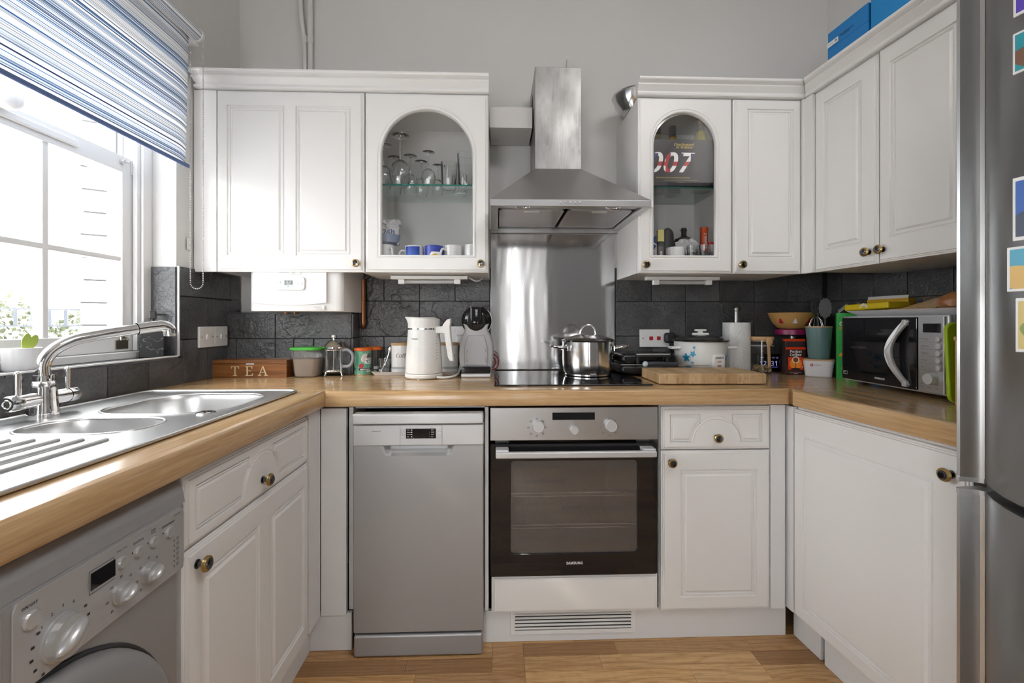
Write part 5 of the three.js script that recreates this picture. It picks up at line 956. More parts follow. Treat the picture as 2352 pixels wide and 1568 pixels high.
{
  const m_r = S(new THREE.Color(0.70, 0.70, 0.68), 0.25), prof = [[0.088, 0.012], [0.097, 0.02], [0.106, 0.05], [0.112, 0.09], [0.1145, 0.135]];
  mk(rice, 'body', LT([[0.0001, 0.012], [0.084, 0.012], ...prof, [0.1145, 0.148], [0.11, 0.152]], 64, 0.6), m_r);
  mk(rice, 'foot_ring', LT([[0.08, 0], [0.084, 0], [0.085, 0.012], [0.07, 0.012]], 48), m_charcoal);
  mk(rice, 'rim', LT([[0.112, 0.148], [0.122, 0.151], [0.124, 0.156], [0.116, 0.160], [0.105, 0.160]], 64), S(new THREE.Color(0.10, 0.10, 0.105), 0.2, 0.8));
  const lid = mk(rice, 'lid', LT([[0.112, 0.158], [0.104, 0.166], [0.085, 0.173], [0.05, 0.179], [0.0001, 0.181]], 56), S(new THREE.Color(0.14, 0.14, 0.14), 0.1, 0.7));
  mk(lid, 'knob', mg([tf(RB(0.074, 0.012, 0.02, 0.004, 2), 0, 0.182, 0), tf(RB(0.02, 0.016, 0.018, 0.004, 2), 0, 0.191, 0), tf(RB(0.05, 0.009, 0.022, 0.004, 2), 0, 0.2, 0)]), m_plasticWhite);
  for (const s of [-1, 1]) mk(rice, 'side_handle', RB(0.045, 0.012, 0.05, 0.005, 3), m_plasticWhite, s * 0.128, 0.122, 0.02);
  const flowers = (c, w, h) => {
    const fl = (x, y, r, col) => { c.fillStyle = col; for (let i = 0; i < 5; i++) { const a = i * 1.257 + x; c.beginPath(); c.ellipse(x + Math.cos(a) * r * 0.6, y + Math.sin(a) * r * 0.6, r * 0.5, r * 0.32, a, 0, 7); c.fill(); } };
    for (const o of [0.14, 0.82]) {
      c.strokeStyle = '#5a4a50'; c.lineWidth = 3; c.beginPath(); c.moveTo(w * (o + 0.06), h * 0.92); c.quadraticCurveTo(w * (o + 0.02), h * 0.5, w * (o + 0.13), h * 0.12); c.moveTo(w * (o - 0.06), h * 0.2); c.lineTo(w * o, h * 0.55); c.stroke();
      fl(w * o, h * 0.42, 70, '#2f93b8'); fl(w * o, h * 0.42, 36, '#226f96'); fl(w * (o + 0.1), h * 0.28, 48, '#3aa0c6'); fl(w * (o + 0.02), h * 0.82, 56, '#2b8cb4'); fl(w * (o + 0.09), h * 0.6, 26, '#49aacd'); fl(w * (o - 0.04), h * 0.76, 26, '#3fa3c8'); fl(w * (o + 0.12), h * 0.06, 24, '#3a9cc2');
    }
  };
  const pts = [[0.1068, 0.05], [0.1128, 0.09], [0.1152, 0.13]];
  const lg = new THREE.LatheGeometry([[0.0985, 0.022], [0.1066, 0.05], [0.1126, 0.09], [0.1150, 0.133]].map(([r, y]) => V2(r, y)), 48, -1.35, 2.7);
  mk(rice, 'flower_print', lg, new THREE.MeshStandardMaterial({ map: canvas(1200, 480, flowers), transparent: true, roughness: 0.3 }));
  const cp2 = mk(rice, 'control_panel', EX([[-0.034, 0], [0.034, 0], [0.032, 0.075], [0.026, 0.085], [-0.026, 0.085], [-0.032, 0.075]].map(([x, y]) => [x * 0.9, y]), 0.014, 0.004, [], 3), m_plasticWhite, 0.028, 0.012, 0.098, 0.1, 0.22);
  letters(cp2, 'ROMAUX', 0.0085, m_ink, 0, 0.068, 0.0142, { stretch: 0.82 });
  mk(cp2, 'indicator', RB(0.018, 0.004, 0.002, 0.001, 1), S(new THREE.Color(0.55, 0.18, 0.02), 0.3), 0, 0.055, 0.0144);
  mk(cp2, 'indicator', RB(0.018, 0.004, 0.002, 0.001, 1), S(new THREE.Color(0.35, 0.01, 0.04), 0.3), 0, 0.037, 0.0144);
  mk(cp2, 'switch_lever', mg([tf(RB(0.04, 0.014, 0.004, 0.004, 2), 0, 0.014, 0.014), tf(SP(1, 16, 10), 0, 0.014, 0.018, 0, 0, 0, 0.012, 0.006, 0.005)]), m_chrome);
}
const cutter = thing('pizza_cutter', 'black-handled kitchen tool lying across the chopping board edge', 'utensil', 0.70, WT + 0.046, -1.925, 0.05);
mk(cutter, 'handle', mg([TB([[-0.06, 0.012, 0], [-0.02, 0.014, 0], [0.03, 0.011, 0], [0.075, 0.01, 0]], 0.0105, 30, 12)]), S(new THREE.Color(0.035, 0.038, 0.05), 0.35));
mk(cutter, 'end_cap', SP(0.0125, 20, 14), S(new THREE.Color(0.45, 0.52, 0.58), 0.2), -0.066, 0.0125, 0);
mk(cutter, 'blade', RB(0.14, 0.003, 0.018, 0.001, 1), m_polish, 0.145, 0.006, 0);
const t_block = tex(512, 128, (u, v) => { const k = Math.floor(u * 9), h = hash(k, 3, 7); return mix3(mix3([0.80, 0.69, 0.53], [0.70, 0.57, 0.41], h), [0.52, 0.40, 0.27], fbm(u * 60, v * 5, 60, 5, 3, 99) * 1.5 - 0.65); }, true, 2.4, 9);
const board = thing('chopping_board', 'thick end-grain wooden chopping board at the worktop edge beside the hob', 'chopping board', 0.822, WT + 0.002, -1.815, -0.03);
mk(board, 'block', uvm(RB(0.405, 0.040, 0.235, 0.004, 3)), S(0xffffff, 0.55, 0, { map: t_block }), 0, 0.0205, 0);
const towel = thing('kitchen_roll', 'white embossed kitchen roll on a steel stand', 'kitchen roll', 1.143, WT, -2.136);
{
  const t_emb = tex(256, 256, (u, v) => { const d1 = Math.hypot(u - 0.3, v - 0.65), d2 = Math.hypot(u - 0.62, v - 0.25); return [0.5 + 0.5 * Math.sin(Math.min(d1, d2) * 130)]; }, false, 5, 1.4);
  mk(towel, 'paper', LT([[0.02, 0.008], [0.0605, 0.008], [0.0605, 0.235], [0.02, 0.235]], 64, 0.5), S(new THREE.Color(0.72, 0.72, 0.72), 0.9, 0, { bumpMap: t_emb, bumpScale: 0.0012 }));
  mk(towel, 'rod', LT([[0.0125, 0.0], [0.0125, 0.288], [0.0145, 0.29], [0.0155, 0.298], [0.0145, 0.307], [0.009, 0.314], [0.0001, 0.316]], 28), m_steelV);
  mk(towel, 'base', LT([[0.0001, 0], [0.056, 0], [0.058, 0.004], [0.05, 0.007], [0.0001, 0.007]], 44), m_steelV);
}
const jar = thing('glass_jar', 'clear glass jar with wooden lid and little wooden spoon', 'jar', 1.235, WT, -2.085);
{
  const r = 0.049;
  mk(jar, 'glass', LT([[0.0001, 0.003], [r - 0.004, 0.0], [r, 0.004], [r, 0.155]], 48), m_glass);
  mk(jar, 'lid', LT([[r - 0.004, 0.148], [r - 0.001, 0.155], [r + 0.002, 0.156], [r + 0.003, 0.16], [r + 0.002, 0.168], [r, 0.17], [0.0001, 0.17]], 44), m_bamboo);
  mk(jar, 'spoon', mg([tf(SP(1, 20, 14), 0.004, 0.149, r + 0.006, 0.05, 0, 0, 0.0165, 0.021, 0.0055), tf(RB(0.013, 0.105, 0.006, 0.003, 2), 0.002, 0.082, r + 0.005, 0, 0, 0.03)]), m_bamboo);
  mk(jar, 'twine', tf(TO(r + 0.001, 0.0012, 40, 6), 0, 0.128, 0, PI / 2), m_offwhite);
  const nut = SP(1, 8, 6), m_n = [S(new THREE.Color(0.34, 0.24, 0.13), 0.7), S(new THREE.Color(0.42, 0.33, 0.18), 0.7), S(new THREE.Color(0.2, 0.13, 0.08), 0.7)];
  for (let k = 0; k < 3; k++) { const l = []; for (let i = 0; i < 26; i++) { const a = rnd() * 6.28, q = Math.sqrt(rnd()) * (r - 0.012); l.push(tf(nut.clone(), Math.cos(a) * q, 0.009 + rnd() * 0.024, Math.sin(a) * q, rnd() * 3, rnd() * 3, rnd() * 3, 0.009, 0.004, 0.006)); } const s = mk(jar, 'nuts', mg(l), m_n[k]); s.userData.kind = 'stuff'; }
}
const clock = thing('digital_clock', 'small black cube alarm clock with blue-white digits behind the jar', 'clock', 1.305, WT, -2.168, -0.05);
mk(clock, 'case', RB(0.11, 0.085, 0.05, 0.004, 2), m_blackGloss, 0, 0.0425, 0);
mk(clock, 'screen', new THREE.PlaneGeometry(0.1, 0.075), new THREE.MeshStandardMaterial({ color: 0, roughness: 0.2, emissive: 0xffffff, emissiveIntensity: 0.5, emissiveMap: canvas(400, 300, (c) => { c.fillStyle = '#000'; c.fillRect(0, 0, 400, 300); c.fillStyle = '#b9b4ff'; c.font = 'bold 120px monospace'; c.fillText('12:31', 20, 210); c.font = '44px monospace'; c.fillText('17/13', 250, 75); c.fillRect(40, 50, 60, 14); c.fillStyle = '#7a74e0'; c.fillRect(150, 232, 220, 12); }) }), 0, 0.044, 0.0255);
const purple = thing('storage_jar', 'clear glass jar with purple lid under the wooden bowl', 'jar', 1.408, WT, -2.13);
mk(purple, 'glass', LT([[0.0001, 0.003], [0.064, 0], [0.068, 0.006], [0.068, 0.17], [0.062, 0.178]], 48), m_glass);
mk(purple, 'lid', LT([[0.064, 0.178], [0.0715, 0.179], [0.0715, 0.2], [0.069, 0.203], [0.0001, 0.204]], 48), S(new THREE.Color(0.28, 0.015, 0.10), 0.35));
const wbowl = thing('wooden_bowl', 'small wooden bowl with fir tree decoration on the purple-lidded jar', 'bowl', 1.408, WT + 0.205, -2.13);
{
  mk(wbowl, 'bowl', LT([[0.0001, 0], [0.048, 0], [0.062, 0.006], [0.083, 0.03], [0.098, 0.063], [0.102, 0.076], [0.099, 0.0765], [0.092, 0.062], [0.078, 0.032], [0.056, 0.01], [0.0001, 0.008]], 56), S(new THREE.Color(0.52, 0.30, 0.10), 0.4));
  const firTree = poly([[0, 0.028], [0.005, 0.02], [0.003, 0.02], [0.008, 0.012], [0.005, 0.012], [0.011, 0.003], [0.003, 0.003], [0.003, 0], [-0.003, 0], [-0.003, 0.003], [-0.011, 0.003], [-0.005, 0.012], [-0.008, 0.012], [-0.003, 0.02], [-0.005, 0.02]]);
  const tg = new THREE.ExtrudeGeometry(firTree, { depth: 0.002, bevelEnabled: false });
  [[-0.62, m_red], [0.05, m_inkWhite], [0.72, m_red]].forEach(([a, m]) => mk(wbowl, 'tree_motif', tg, m, Math.sin(a - 0.48) * 0.083, 0.026, Math.cos(a - 0.48) * 0.083, 0.5, a - 0.48).rotation.order = 'YXZ');
}
const pocket = thing('chocolate_packet', 'brown and orange coffee chocolates packet standing on the worktop', 'packet', 1.347, WT, -2.023, -0.1);
mk(pocket, 'carton', RB(0.088, 0.125, 0.03, 0.001, 1), S(new THREE.Color(0.045, 0.022, 0.02), 0.4), 0, 0.0625, 0);
print(pocket, 'front_print', 0.086, 0.123, 352, (c, w, h) => {
  c.fillStyle = '#3a2422'; c.fillRect(0, 0, w, h); c.fillStyle = '#e03c18'; c.fillRect(0, 0, w, h * 0.08); c.fillStyle = '#e24716'; c.fillRect(w * 0.12, h * 0.36, w * 0.76, h * 0.46);
  c.fillStyle = '#f0902a'; c.beginPath(); c.ellipse(w / 2, h * 0.6, w * 0.3, h * 0.2, 0, 0, 7); c.fill(); c.fillStyle = '#fff'; c.font = `bold ${h * 0.13}px sans-serif`; c.fillText('Pocket', w * 0.2, h * 0.2); c.fillText('Coffee', w * 0.2, h * 0.32);
  c.strokeStyle = '#f3ece4'; c.lineWidth = 16; c.beginPath(); c.arc(w * 0.5, h * 0.46, w * 0.16, 0, 7); c.stroke(); c.fillStyle = '#8a4a1c'; c.beginPath(); c.arc(w * 0.5, h * 0.46, w * 0.13, 0, 7); c.fill();
  c.fillStyle = '#2c1614'; c.fillRect(w * 0.48, h * 0.56, 10, h * 0.2); c.beginPath(); c.ellipse(w * 0.5, h * 0.8, w * 0.24, h * 0.05, 0, 0, 7); c.fill(); c.fillStyle = '#fff'; c.font = `${h * 0.07}px sans-serif`; c.fillText('18', w * 0.76, h * 0.74); c.fillRect(w * 0.2, h * 0.92, w * 0.6, 4); c.fillRect(w * 0.4, h * 0.96, w * 0.22, 4);
}, 0, 0.0625, 0.0153);
const pocket2 = thing('chocolate_packet', 'second brown and orange packet on top of and behind the first', 'packet', 1.364, WT, -2.048, -0.1);
mk(pocket2, 'carton', RB(0.088, 0.16, 0.022, 0.001, 1), S(new THREE.Color(0.06, 0.035, 0.035), 0.4), 0, 0.08, 0);
mk(pocket2, 'orange_edge', RB(0.089, 0.011, 0.023, 0.001, 1), S(new THREE.Color(0.70, 0.06, 0.01), 0.4), 0, 0.1545, 0);
const wtub = thing('lunch_box', 'white plastic lunch tub with thin wooden lid', 'container', 1.410, WT, -1.953, -0.62);
mk(wtub, 'tub', toCreasedNormals(ringLoft([[rrect(0.09, 0.075, 0.016), 0], [rrect(0.098, 0.083, 0.018), 0.004], [rrect(0.114, 0.098, 0.022), 0.07]], true).rotateX(-PI / 2), 0.5), S(new THREE.Color(0.66, 0.65, 0.67), 0.4));
mk(wtub, 'lid', EX(rrect(0.116, 0.1, 0.022), 0.007, 0.002).rotateX(-PI / 2), m_bamboo, 0, 0.07, 0);
mk(wtub, 'logo', tf(TO(0.0045, 0.0014, 20, 6), 0, 0, 0, -0.18), S(new THREE.Color(0.4, 0.03, 0.06), 0.4), -0.024, 0.052, 0.0478);
letters(wtub, 'alpina', 0.006, m_inkGrey, -0.002, 0.05, 0.0476, { rx: 0.12, f: fontR });
const tpot = thing('utensil_pot', 'tapered teal utensil pot with wooden rim on the lunch tub', 'pot', 1.412, WT + 0.0775, -1.953);
mk(tpot, 'pot', LT([[0.0001, 0], [0.037, 0], [0.04, 0.004], [0.0495, 0.136], [0.047, 0.136], [0.0375, 0.006], [0.0001, 0.004]], 52), S(new THREE.Color(0.125, 0.22, 0.225), 0.45));
mk(tpot, 'rim', LT([[0.0455, 0.136], [0.0505, 0.136], [0.0505, 0.1415], [0.0455, 0.1415], [0.0455, 0.136]], 52), m_bamboo);
{
  const whisk = thing('whisk', 'steel balloon whisk standing in the teal pot', 'whisk', 1.396, WT + 0.083, -1.948), w = [];
  for (let i = 0; i < 5; i++) { const a = i * PI / 5, p = []; for (let k = 0; k <= 14; k++) { const t = k / 14 * PI; p.push([Math.cos(a) * 0.026 * Math.cos(t), 0.125 + 0.052 * Math.sin(t), Math.sin(a) * 0.026 * Math.cos(t)]); } w.push(TB(p, 0.0012, 30, 6)); }
  mk(whisk, 'wires', mg(w), m_polish); mk(whisk, 'grip', CY(0.007, 0.006, 0.115, 14), m_steelV, 0, 0.062, 0);
  const sp1 = thing('serving_spoon', 'dark slotted serving spoon standing in the teal pot', 'spoon', 1.424, WT + 0.083, -1.973, -0.3);
  const sl = [0, 1, 2].map((i) => rrect(0.004, 0.028, 0.0018, -0.009 + i * 0.009, 0.228));
  mk(sp1, 'head', EX(rrect(0.045, 0.07, 0.02, 0, 0.225, 8), 0.003, 0.001, sl), m_charcoal, 0, 0, 0, -0.1); mk(sp1, 'handle', CY(0.005, 0.004, 0.19, 12), m_charcoal, 0, 0.098, 0.004, -0.05);
  const sp2 = thing('pastry_cutter', 'grey scalloped kitchen tool standing in the teal pot beside the cereal box', 'utensil', 1.438, WT + 0.083, -1.95, -0.55), sc = [];
  for (let i = 0; i < 60; i++) { const a = i / 60 * PI * 2, r = 0.044 + 0.003 * Math.cos(a * 14); sc.push([r * 0.55 * Math.cos(a), 0.215 + r * Math.sin(a)]); }
  mk(sp2, 'head', EX(sc, 0.004, 0.001), S(new THREE.Color(0.06, 0.06, 0.065), 0.5), 0, 0, 0); mk(sp2, 'handle', CY(0.005, 0.004, 0.17, 12), m_charcoal, 0, 0.088, 0);
}
const ladle = thing('ladle', 'dark ladle handle rising behind the wooden bowl', 'ladle', 1.50, WT, -2.09);
mk(ladle, 'handle', TB([[0.005, 0.0, 0.0], [0.0, 0.15, 0.0], [-0.004, 0.27, 0.0], [-0.012, 0.305, 0.004], [-0.026, 0.302, 0.008]], 0.005, 40, 10), S(new THREE.Color(0.08, 0.08, 0.085), 0.3, 0.7));
const corn = thing('cereal_box', 'green corn flakes box with open top flaps beside the microwave', 'cereal box', 1.470, WT, -1.868, -0.62);
{
  const W = 0.07, H = 0.275, D = 0.16;
  mk(corn, 'carton', BX(W, H, D), S(new THREE.Color(0.02, 0.42, 0.06), 0.45), 0, H / 2, -D / 2);
  mk(corn, 'front_face', BX(0.001, H, D), S(new THREE.Color(0.70, 0.36, 0.02), 0.45), W / 2 + 0.0006, H / 2, -D / 2);
  mk(corn, 'flap', tf(BX(0.045, 0.0012, 0.09), 0, 0, 0, 0.15, 0, 0.75), S(new THREE.Color(0.66, 0.65, 0.62), 0.7), -0.01, H + 0.022, -0.06);
  mk(corn, 'flap', tf(BX(0.004, 0.045, 0.16), 0, 0, 0, 0, 0, -0.2), S(new THREE.Color(0.5, 0.33, 0.05), 0.6), W / 2 + 0.002, H + 0.02, -D / 2);
  print(corn, 'side_print', W, H, 256, (c, w, h) => { c.fillStyle = '#fff'; c.fillRect(100, 52, 44, 56); c.font = 'bold 74px sans-serif'; c.fillText('CORN', 34, 190); c.fillStyle = '#f2a01e'; c.fillText('FLAKES', 34, 262); c.fillStyle = '#e7941a'; for (const [x, y, r] of [[110, 360, 44], [60, 640, 34], [120, 740, 40], [100, 830, 46], [140, 520, 20], [80, 540, 18]]) { c.beginPath(); c.ellipse(x, y, r * 0.6, r, 0.7, 0, 7); c.fill(); } c.fillStyle = '#fff'; c.save(); c.translate(150, 1000); c.rotate(-PI / 2); c.font = 'bold 40px sans-serif'; c.fillText('375g', 0, 0); c.restore(); }, 0, H / 2, 0.0008);
}
const cornB = thing('blue_carton', 'blue food carton tucked behind the cereal box and microwave', 'carton', 1.60, WT, -1.80, 0);
mk(cornB, 'carton', RB(0.07, 0.262, 0.04, 0.001, 1), S(new THREE.Color(0.06, 0.28, 0.62), 0.45), 0, 0.131, -0.03);
mk(cornB, 'lid_flap', tf(BX(0.068, 0.001, 0.03), 0, 0, 0, -0.5), S(new THREE.Color(0.5, 0.5, 0.5), 0.6), 0, 0.268, -0.03);

// ---------- microwave and what is on it ----------
const mwR = -PI / 2 - 0.03, mwX = 1.352, mwZ = -1.527;
const micro = thing('microwave', 'silver microwave with mirrored black door and curved handle', 'microwave', mwX, WT, mwZ, mwR);
{
  const W = 0.432, H = 0.245, y0 = 0.014;
  mk(micro, 'body', RB(W, H, 0.30, 0.008, 3), m_silver, 0, y0 + H / 2, -0.163);
  mk(micro, 'front_frame', uvm(RB(W, H, 0.014, 0.006, 3)), m_silverLight, 0, y0 + H / 2, -0.007);
  const d = mk(micro, 'door', EX(rrect(0.328, H - 0.012, 0.006, -W / 2 + 0.17, y0 + H / 2), 0.012, 0.002), m_blackGloss, 0, 0, -0.002);
  const hp = []; for (let i = 0; i <= 16; i++) { const t = i / 16; hp.push([0.083 - 0.042 * Math.sin(PI * t), y0 + 0.018 + t * (H - 0.036), 0.010 + 0.028 * Math.sin(PI * t)]); }
  const hg = []; for (let i = 0; i < 16; i++) { const a = hp[i], b = hp[i + 1]; hg.push(tf(RB(0.021, Math.hypot(b[0] - a[0], b[1] - a[1]) + 0.002, 0.012, 0.003, 1), (a[0] + b[0]) / 2, (a[1] + b[1]) / 2, (a[2] + b[2]) / 2, 0, 0, -Math.atan2(b[0] - a[0], b[1] - a[1]))); }
  const hl = hp.map((p) => p); const left = hl.map(([x, y]) => [x - 0.014, y]), right = hl.map(([x, y]) => [x + 0.011, y]).reverse();
  const hgeo = flat(EX([...left, ...right], 0.012, 0.003, [], 2)), q = hgeo.attributes.position;
  for (let i = 0; i < q.count; i++) { const t = cl((q.getY(i) - y0 - 0.018) / (H - 0.036)); q.setZ(i, q.getZ(i) + 0.006 + 0.026 * Math.sin(PI * t)); }
  hgeo.computeVertexNormals();
  mk(d, 'handle', toCreasedNormals(mg([hgeo, tf(RB(0.018, 0.02, 0.02, 0.003, 1), 0.08, y0 + 0.022, 0.012), tf(RB(0.018, 0.02, 0.02, 0.003, 1), 0.08, y0 + H - 0.024, 0.012)]), 0.6), m_silverLight);
  const cpn = mk(micro, 'control_panel', uvm(RB(0.088, H - 0.01, 0.012, 0.002, 2)), m_steel, 0.164, y0 + H / 2, 0.002);
  mk(cpn, 'display', RB(0.06, 0.028, 0.003, 0.001, 1), m_blackGloss, 0.004, 0.082, 0.006);
  for (let i = 0; i < 5; i++) mk(cpn, 'button', tf(LT([[0.0088, 0], [0.0088, 0.004], [0.0075, 0.006], [0.0001, 0.0065]], 24), 0, 0, 0, PI / 2), m_silverLight, 0.028, 0.048 - i * 0.0218, 0.006);
  mk(cpn, 'dial', tf(LT([[0.0185, 0], [0.0175, 0.016], [0.0165, 0.0185], [0.0001, 0.0185]], 36, 0.5), 0, 0, 0, PI / 2), m_silverLight, 0.008, -0.074, 0.006);
  print(cpn, 'panel_print', 0.08, 0.22, 256, (c) => { c.fillStyle = '#2a2a2e'; c.font = '17px sans-serif'; ['Microwave', 'Weight/Auto', 'Time/Clock', 'Start/+30', 'Stop'].forEach((t, i) => { c.fillText(t, 20, 206 + i * 70); c.fillRect(8, 228 + i * 70, 190, 1); }); for (let i = 0; i < 3; i++) for (let j = 0; j < 2; j++) c.fillText('chef', 20 + i * 80, 650 + j * 34); }, 0, 0, 0.0065);
  letters(d, 'KENWOOD', 0.0065, m_inkWhite, -0.028, y0 + 0.022, 0.0122, { f: fontR });
  print(d, 'rating_mark', 0.022, 0.014, 64, (c) => { c.strokeStyle = '#ddd'; c.lineWidth = 3; c.strokeRect(3, 3, 56, 34); c.font = '13px sans-serif'; c.fillStyle = '#ddd'; c.fillText('800W', 8, 18); c.fillText('17L', 8, 34); }, -0.19, y0 + 0.03, 0.0125);
  for (const [x, z] of [[-0.18, -0.04], [0.18, -0.04], [-0.18, -0.27], [0.18, -0.27]]) mk(micro, 'foot', CY(0.012, 0.010, 0.014, 16), m_charcoal, x, 0.007, z);
}
const TY = WT + 0.014 + 0.245;
const mtray = thing('serving_tray', 'white oblong tray lying on the microwave', 'tray', mwX + 0.135, TY, mwZ + 0.02, mwR);
mk(mtray, 'tray', toCreasedNormals(ringLoft([[rrect(0.40, 0.22, 0.02), 0], [rrect(0.455, 0.275, 0.03), 0.018], [rrect(0.46, 0.28, 0.03), 0.0205], [rrect(0.45, 0.27, 0.028), 0.0205], [rrect(0.395, 0.215, 0.02), 0.004]], true).rotateX(-PI / 2), 0.4), S(new THREE.Color(0.66, 0.665, 0.70), 0.35));
{
  const place = (s, d) => [mwX + 0.01 + s * 0.03 * -1 + d, mwZ + s];
  const y1 = thing('yellow_packet', 'flat bright yellow food packet with white flower on the tray', 'packet', 1.425, TY + 0.022, -1.668, mwR + 0.1);
  mk(y1, 'carton', tf(RB(0.19, 0.024, 0.09, 0.006, 2), 0, 0.014, 0, 0, 0, 0.03), S(new THREE.Color(0.62, 0.46, 0.01), 0.4));
  { const g = []; for (let i = 0; i < 9; i++) { const a = -0.3 + i * 0.45; g.push(tf(RB(0.004, 0.009, 0.001, 0.0004, 1), -0.005 + Math.cos(a) * 0.014, 0.009 + Math.abs(Math.sin(a)) * 0.013, 0.0455, 0, 0, a - PI / 2)); } mk(y1, 'flower_mark', mg(g), m_inkWhite); }
  const y2 = thing('yellow_packet', 'open mustard yellow food carton standing at the back of the tray', 'packet', 1.492, TY + 0.008, -1.68, mwR + 0.1);
  mk(y2, 'carton', RB(0.17, 0.058, 0.03, 0.002, 1), S(new THREE.Color(0.50, 0.30, 0.015), 0.45), 0, 0.029, 0);
  mk(y2, 'torn_flap', tf(BX(0.165, 0.012, 0.001), 0, 0, 0, -0.2), S(new THREE.Color(0.55, 0.54, 0.52), 0.7), 0, 0.063, 0.012);
  letters(y2, 'VITAMINS D', 0.008, S(new THREE.Color(0.3, 0.05, 0.02), 0.5), 0.02, 0.036, 0.0153, { rz: PI });
  const bag = thing('paper_bag', 'crumpled brown paper bag lying on the tray', 'bag', 1.45, TY + 0.010, -1.47, mwR), n = 14, pos = [], ix = [];
  for (let i = 0; i <= n; i++) for (let j = 0; j <= 8; j++) { const u = i / n, v = j / 8; pos.push(-0.10 + u * 0.18, 0.012 + 0.048 * Math.pow(u, 0.7) * Math.sin(PI * Math.min(1, v * 0.9 + 0.1)) + 0.006 * Math.sin(u * 17 + v * 9) * u, -0.07 + v * 0.13 + 0.004 * Math.sin(u * 23)); }
  for (let i = 0; i < n; i++) for (let j = 0; j < 8; j++) { const a = i * 9 + j, b = a + 9; ix.push(a, a + 1, b + 1, a, b + 1, b); }
  const bg = new THREE.BufferGeometry(); bg.setAttribute('position', new THREE.Float32BufferAttribute(pos, 3)); bg.setIndex(ix); bg.computeVertexNormals();
  mk(bag, 'paper', mg([toCreasedNormals(bg, 0.4), tf(BX(0.16, 0.004, 0.13), -0.01, 0.012, 0)]), S(new THREE.Color(0.42, 0.27, 0.13), 0.8, 0, { side: THREE.DoubleSide }));
  const roll = (label, x, z, s, y) => { const t = thing('bread_roll', label, 'bread', x, y, z, mwR); const g = flat(SP(1, 28, 20)), p = g.attributes.position; for (let i = 0; i < p.count; i++) { const k = 1 + 0.05 * Math.sin(p.getX(i) * 5 + 1) + 0.04 * Math.sin(p.getZ(i) * 7); p.setXYZ(i, p.getX(i) * 0.058 * s * k, Math.max(-0.45, p.getY(i)) * 0.034 * s * k, p.getZ(i) * 0.046 * s * k); } g.computeVertexNormals(); mk(t, 'crust', toCreasedNormals(g, 1.2), S(new THREE.Color(0.36, 0.14, 0.045), 0.4), 0, 0.0155 * s, 0); };
  roll('glossy brown bread roll on the tray beside the paper bag', 1.405, -1.345, 0.95, TY + 0.022);
  roll('second brown bread roll behind the first on the tray', 1.525, -1.36, 1.05, TY + 0.022);
  const film = thing('plastic_tub', 'clear plastic bakery tub around the bread roll on the tray', 'container', 1.405, TY + 0.021, -1.345, mwR);
  mk(film, 'tub', toCreasedNormals(ringLoft([[rrect(0.12, 0.1, 0.02), 0.0], [rrect(0.135, 0.115, 0.022), 0.034], [rrect(0.15, 0.13, 0.024), 0.036]]).rotateX(-PI / 2), 0.4), m_glass);
}
const gboard = thing('green_chopping_board', 'bright green plastic chopping board leaning against the microwave side', 'chopping board', 1.435, WT, -1.268);
mk(gboard, 'board', EX(rrect(0.25, 0.235, 0.025, 0, 0.118), 0.012, 0.004, [], 3), S(new THREE.Color(0.34, 0.50, 0.01), 0.4), 0, 0, -0.018, -0.05);
const wboard = thing('wooden_board', 'upright honey-coloured wooden board in front of the green board', 'board', 1.41, WT, -1.236);
mk(wboard, 'board', uvm(RB(0.23, 0.185, 0.024, 0.003, 2), 'x'), P(0xffffff, 0.4, { map: t_beech }), 0, 0.0925, 0);
mk(wboard, 'top_strip', RB(0.234, 0.012, 0.028, 0.003, 2), m_bamboo, 0, 0.19, 0);

// ---------- inside the glasses cabinet ----------
const SH = CB + 0.372 + 0.003, FL = CB + 0.0175;
function wine(label, x, z, k = 1, y = SH + 0.001) {       // standing upside down on its rim
  const t = thing('wine_glass', label, 'glass', x, y, z, 0, 'upturned stemmed glasses in the cabinet');
  mk(t, 'bowl', LT([[0.030, 0], [0.037, 0.03], [0.039, 0.05], [0.033, 0.075], [0.018, 0.092], [0.004, 0.098], [0.0001, 0.098], [0.0001, 0.096], [0.017, 0.0905], [0.0318, 0.074], [0.0378, 0.05], [0.0358, 0.03], [0.0288, 0], [0.030, 0]].map(([r, h]) => [r * k, h * k]), 40), m_clear);
  mk(t, 'stem', LT([[0.004, 0.098], [0.003, 0.11], [0.003, 0.168], [0.006, 0.178], [0.02, 0.182], [0.034, 0.184], [0.034, 0.186], [0.0001, 0.188]].map(([r, h]) => [r * k, h * k]), 36), m_clear);
}
wine('largest upturned wine glass, tallest on the glass shelf', -0.408, -1.96, 1.15);
wine('slim upturned wine glass against the side of the glasses cabinet', -0.488, -2.0, 1.02);
for (const [x, z, k] of [[-0.46, -2.09, 0.9], [-0.385, -2.07, 0.9], [-0.345, -2.12, 0.86]]) wine('medium upturned wine glass at the back of the glass shelf', x, z, k);
wine('small upturned wine glass with thick foot between wine glasses and tumblers', -0.288, -1.96, 0.78);
wine('small upturned wine glass behind the thick-footed one', -0.265, -2.09, 0.72);
function tumbler(label, x, z, r, h) {
  const t = thing('tumbler', label, 'glass', x, SH + 0.001, z, 0, 'tumblers in the cabinet');
  mk(t, 'glass', LT([[0.0001, 0.001], [r * 0.82, 0], [r * 0.86, 0.004], [r, h], [r * 0.93, h], [r * 0.80, 0.012], [0.0001, 0.011]], 40), m_clear);
}
tumbler('medium clear tumbler next to the thick-footed upturned wine glass', -0.205, -2.0, 0.036, 0.115);
tumbler('medium clear tumbler behind the widest tall tumbler', -0.165, -2.1, 0.034, 0.112);
tumbler('widest tall clear tumbler on the glass shelf', -0.128, -1.98, 0.040, 0.145);
tumbler('tall slim clear tumbler at the end of the glass shelf', -0.068, -2.06, 0.034, 0.15);
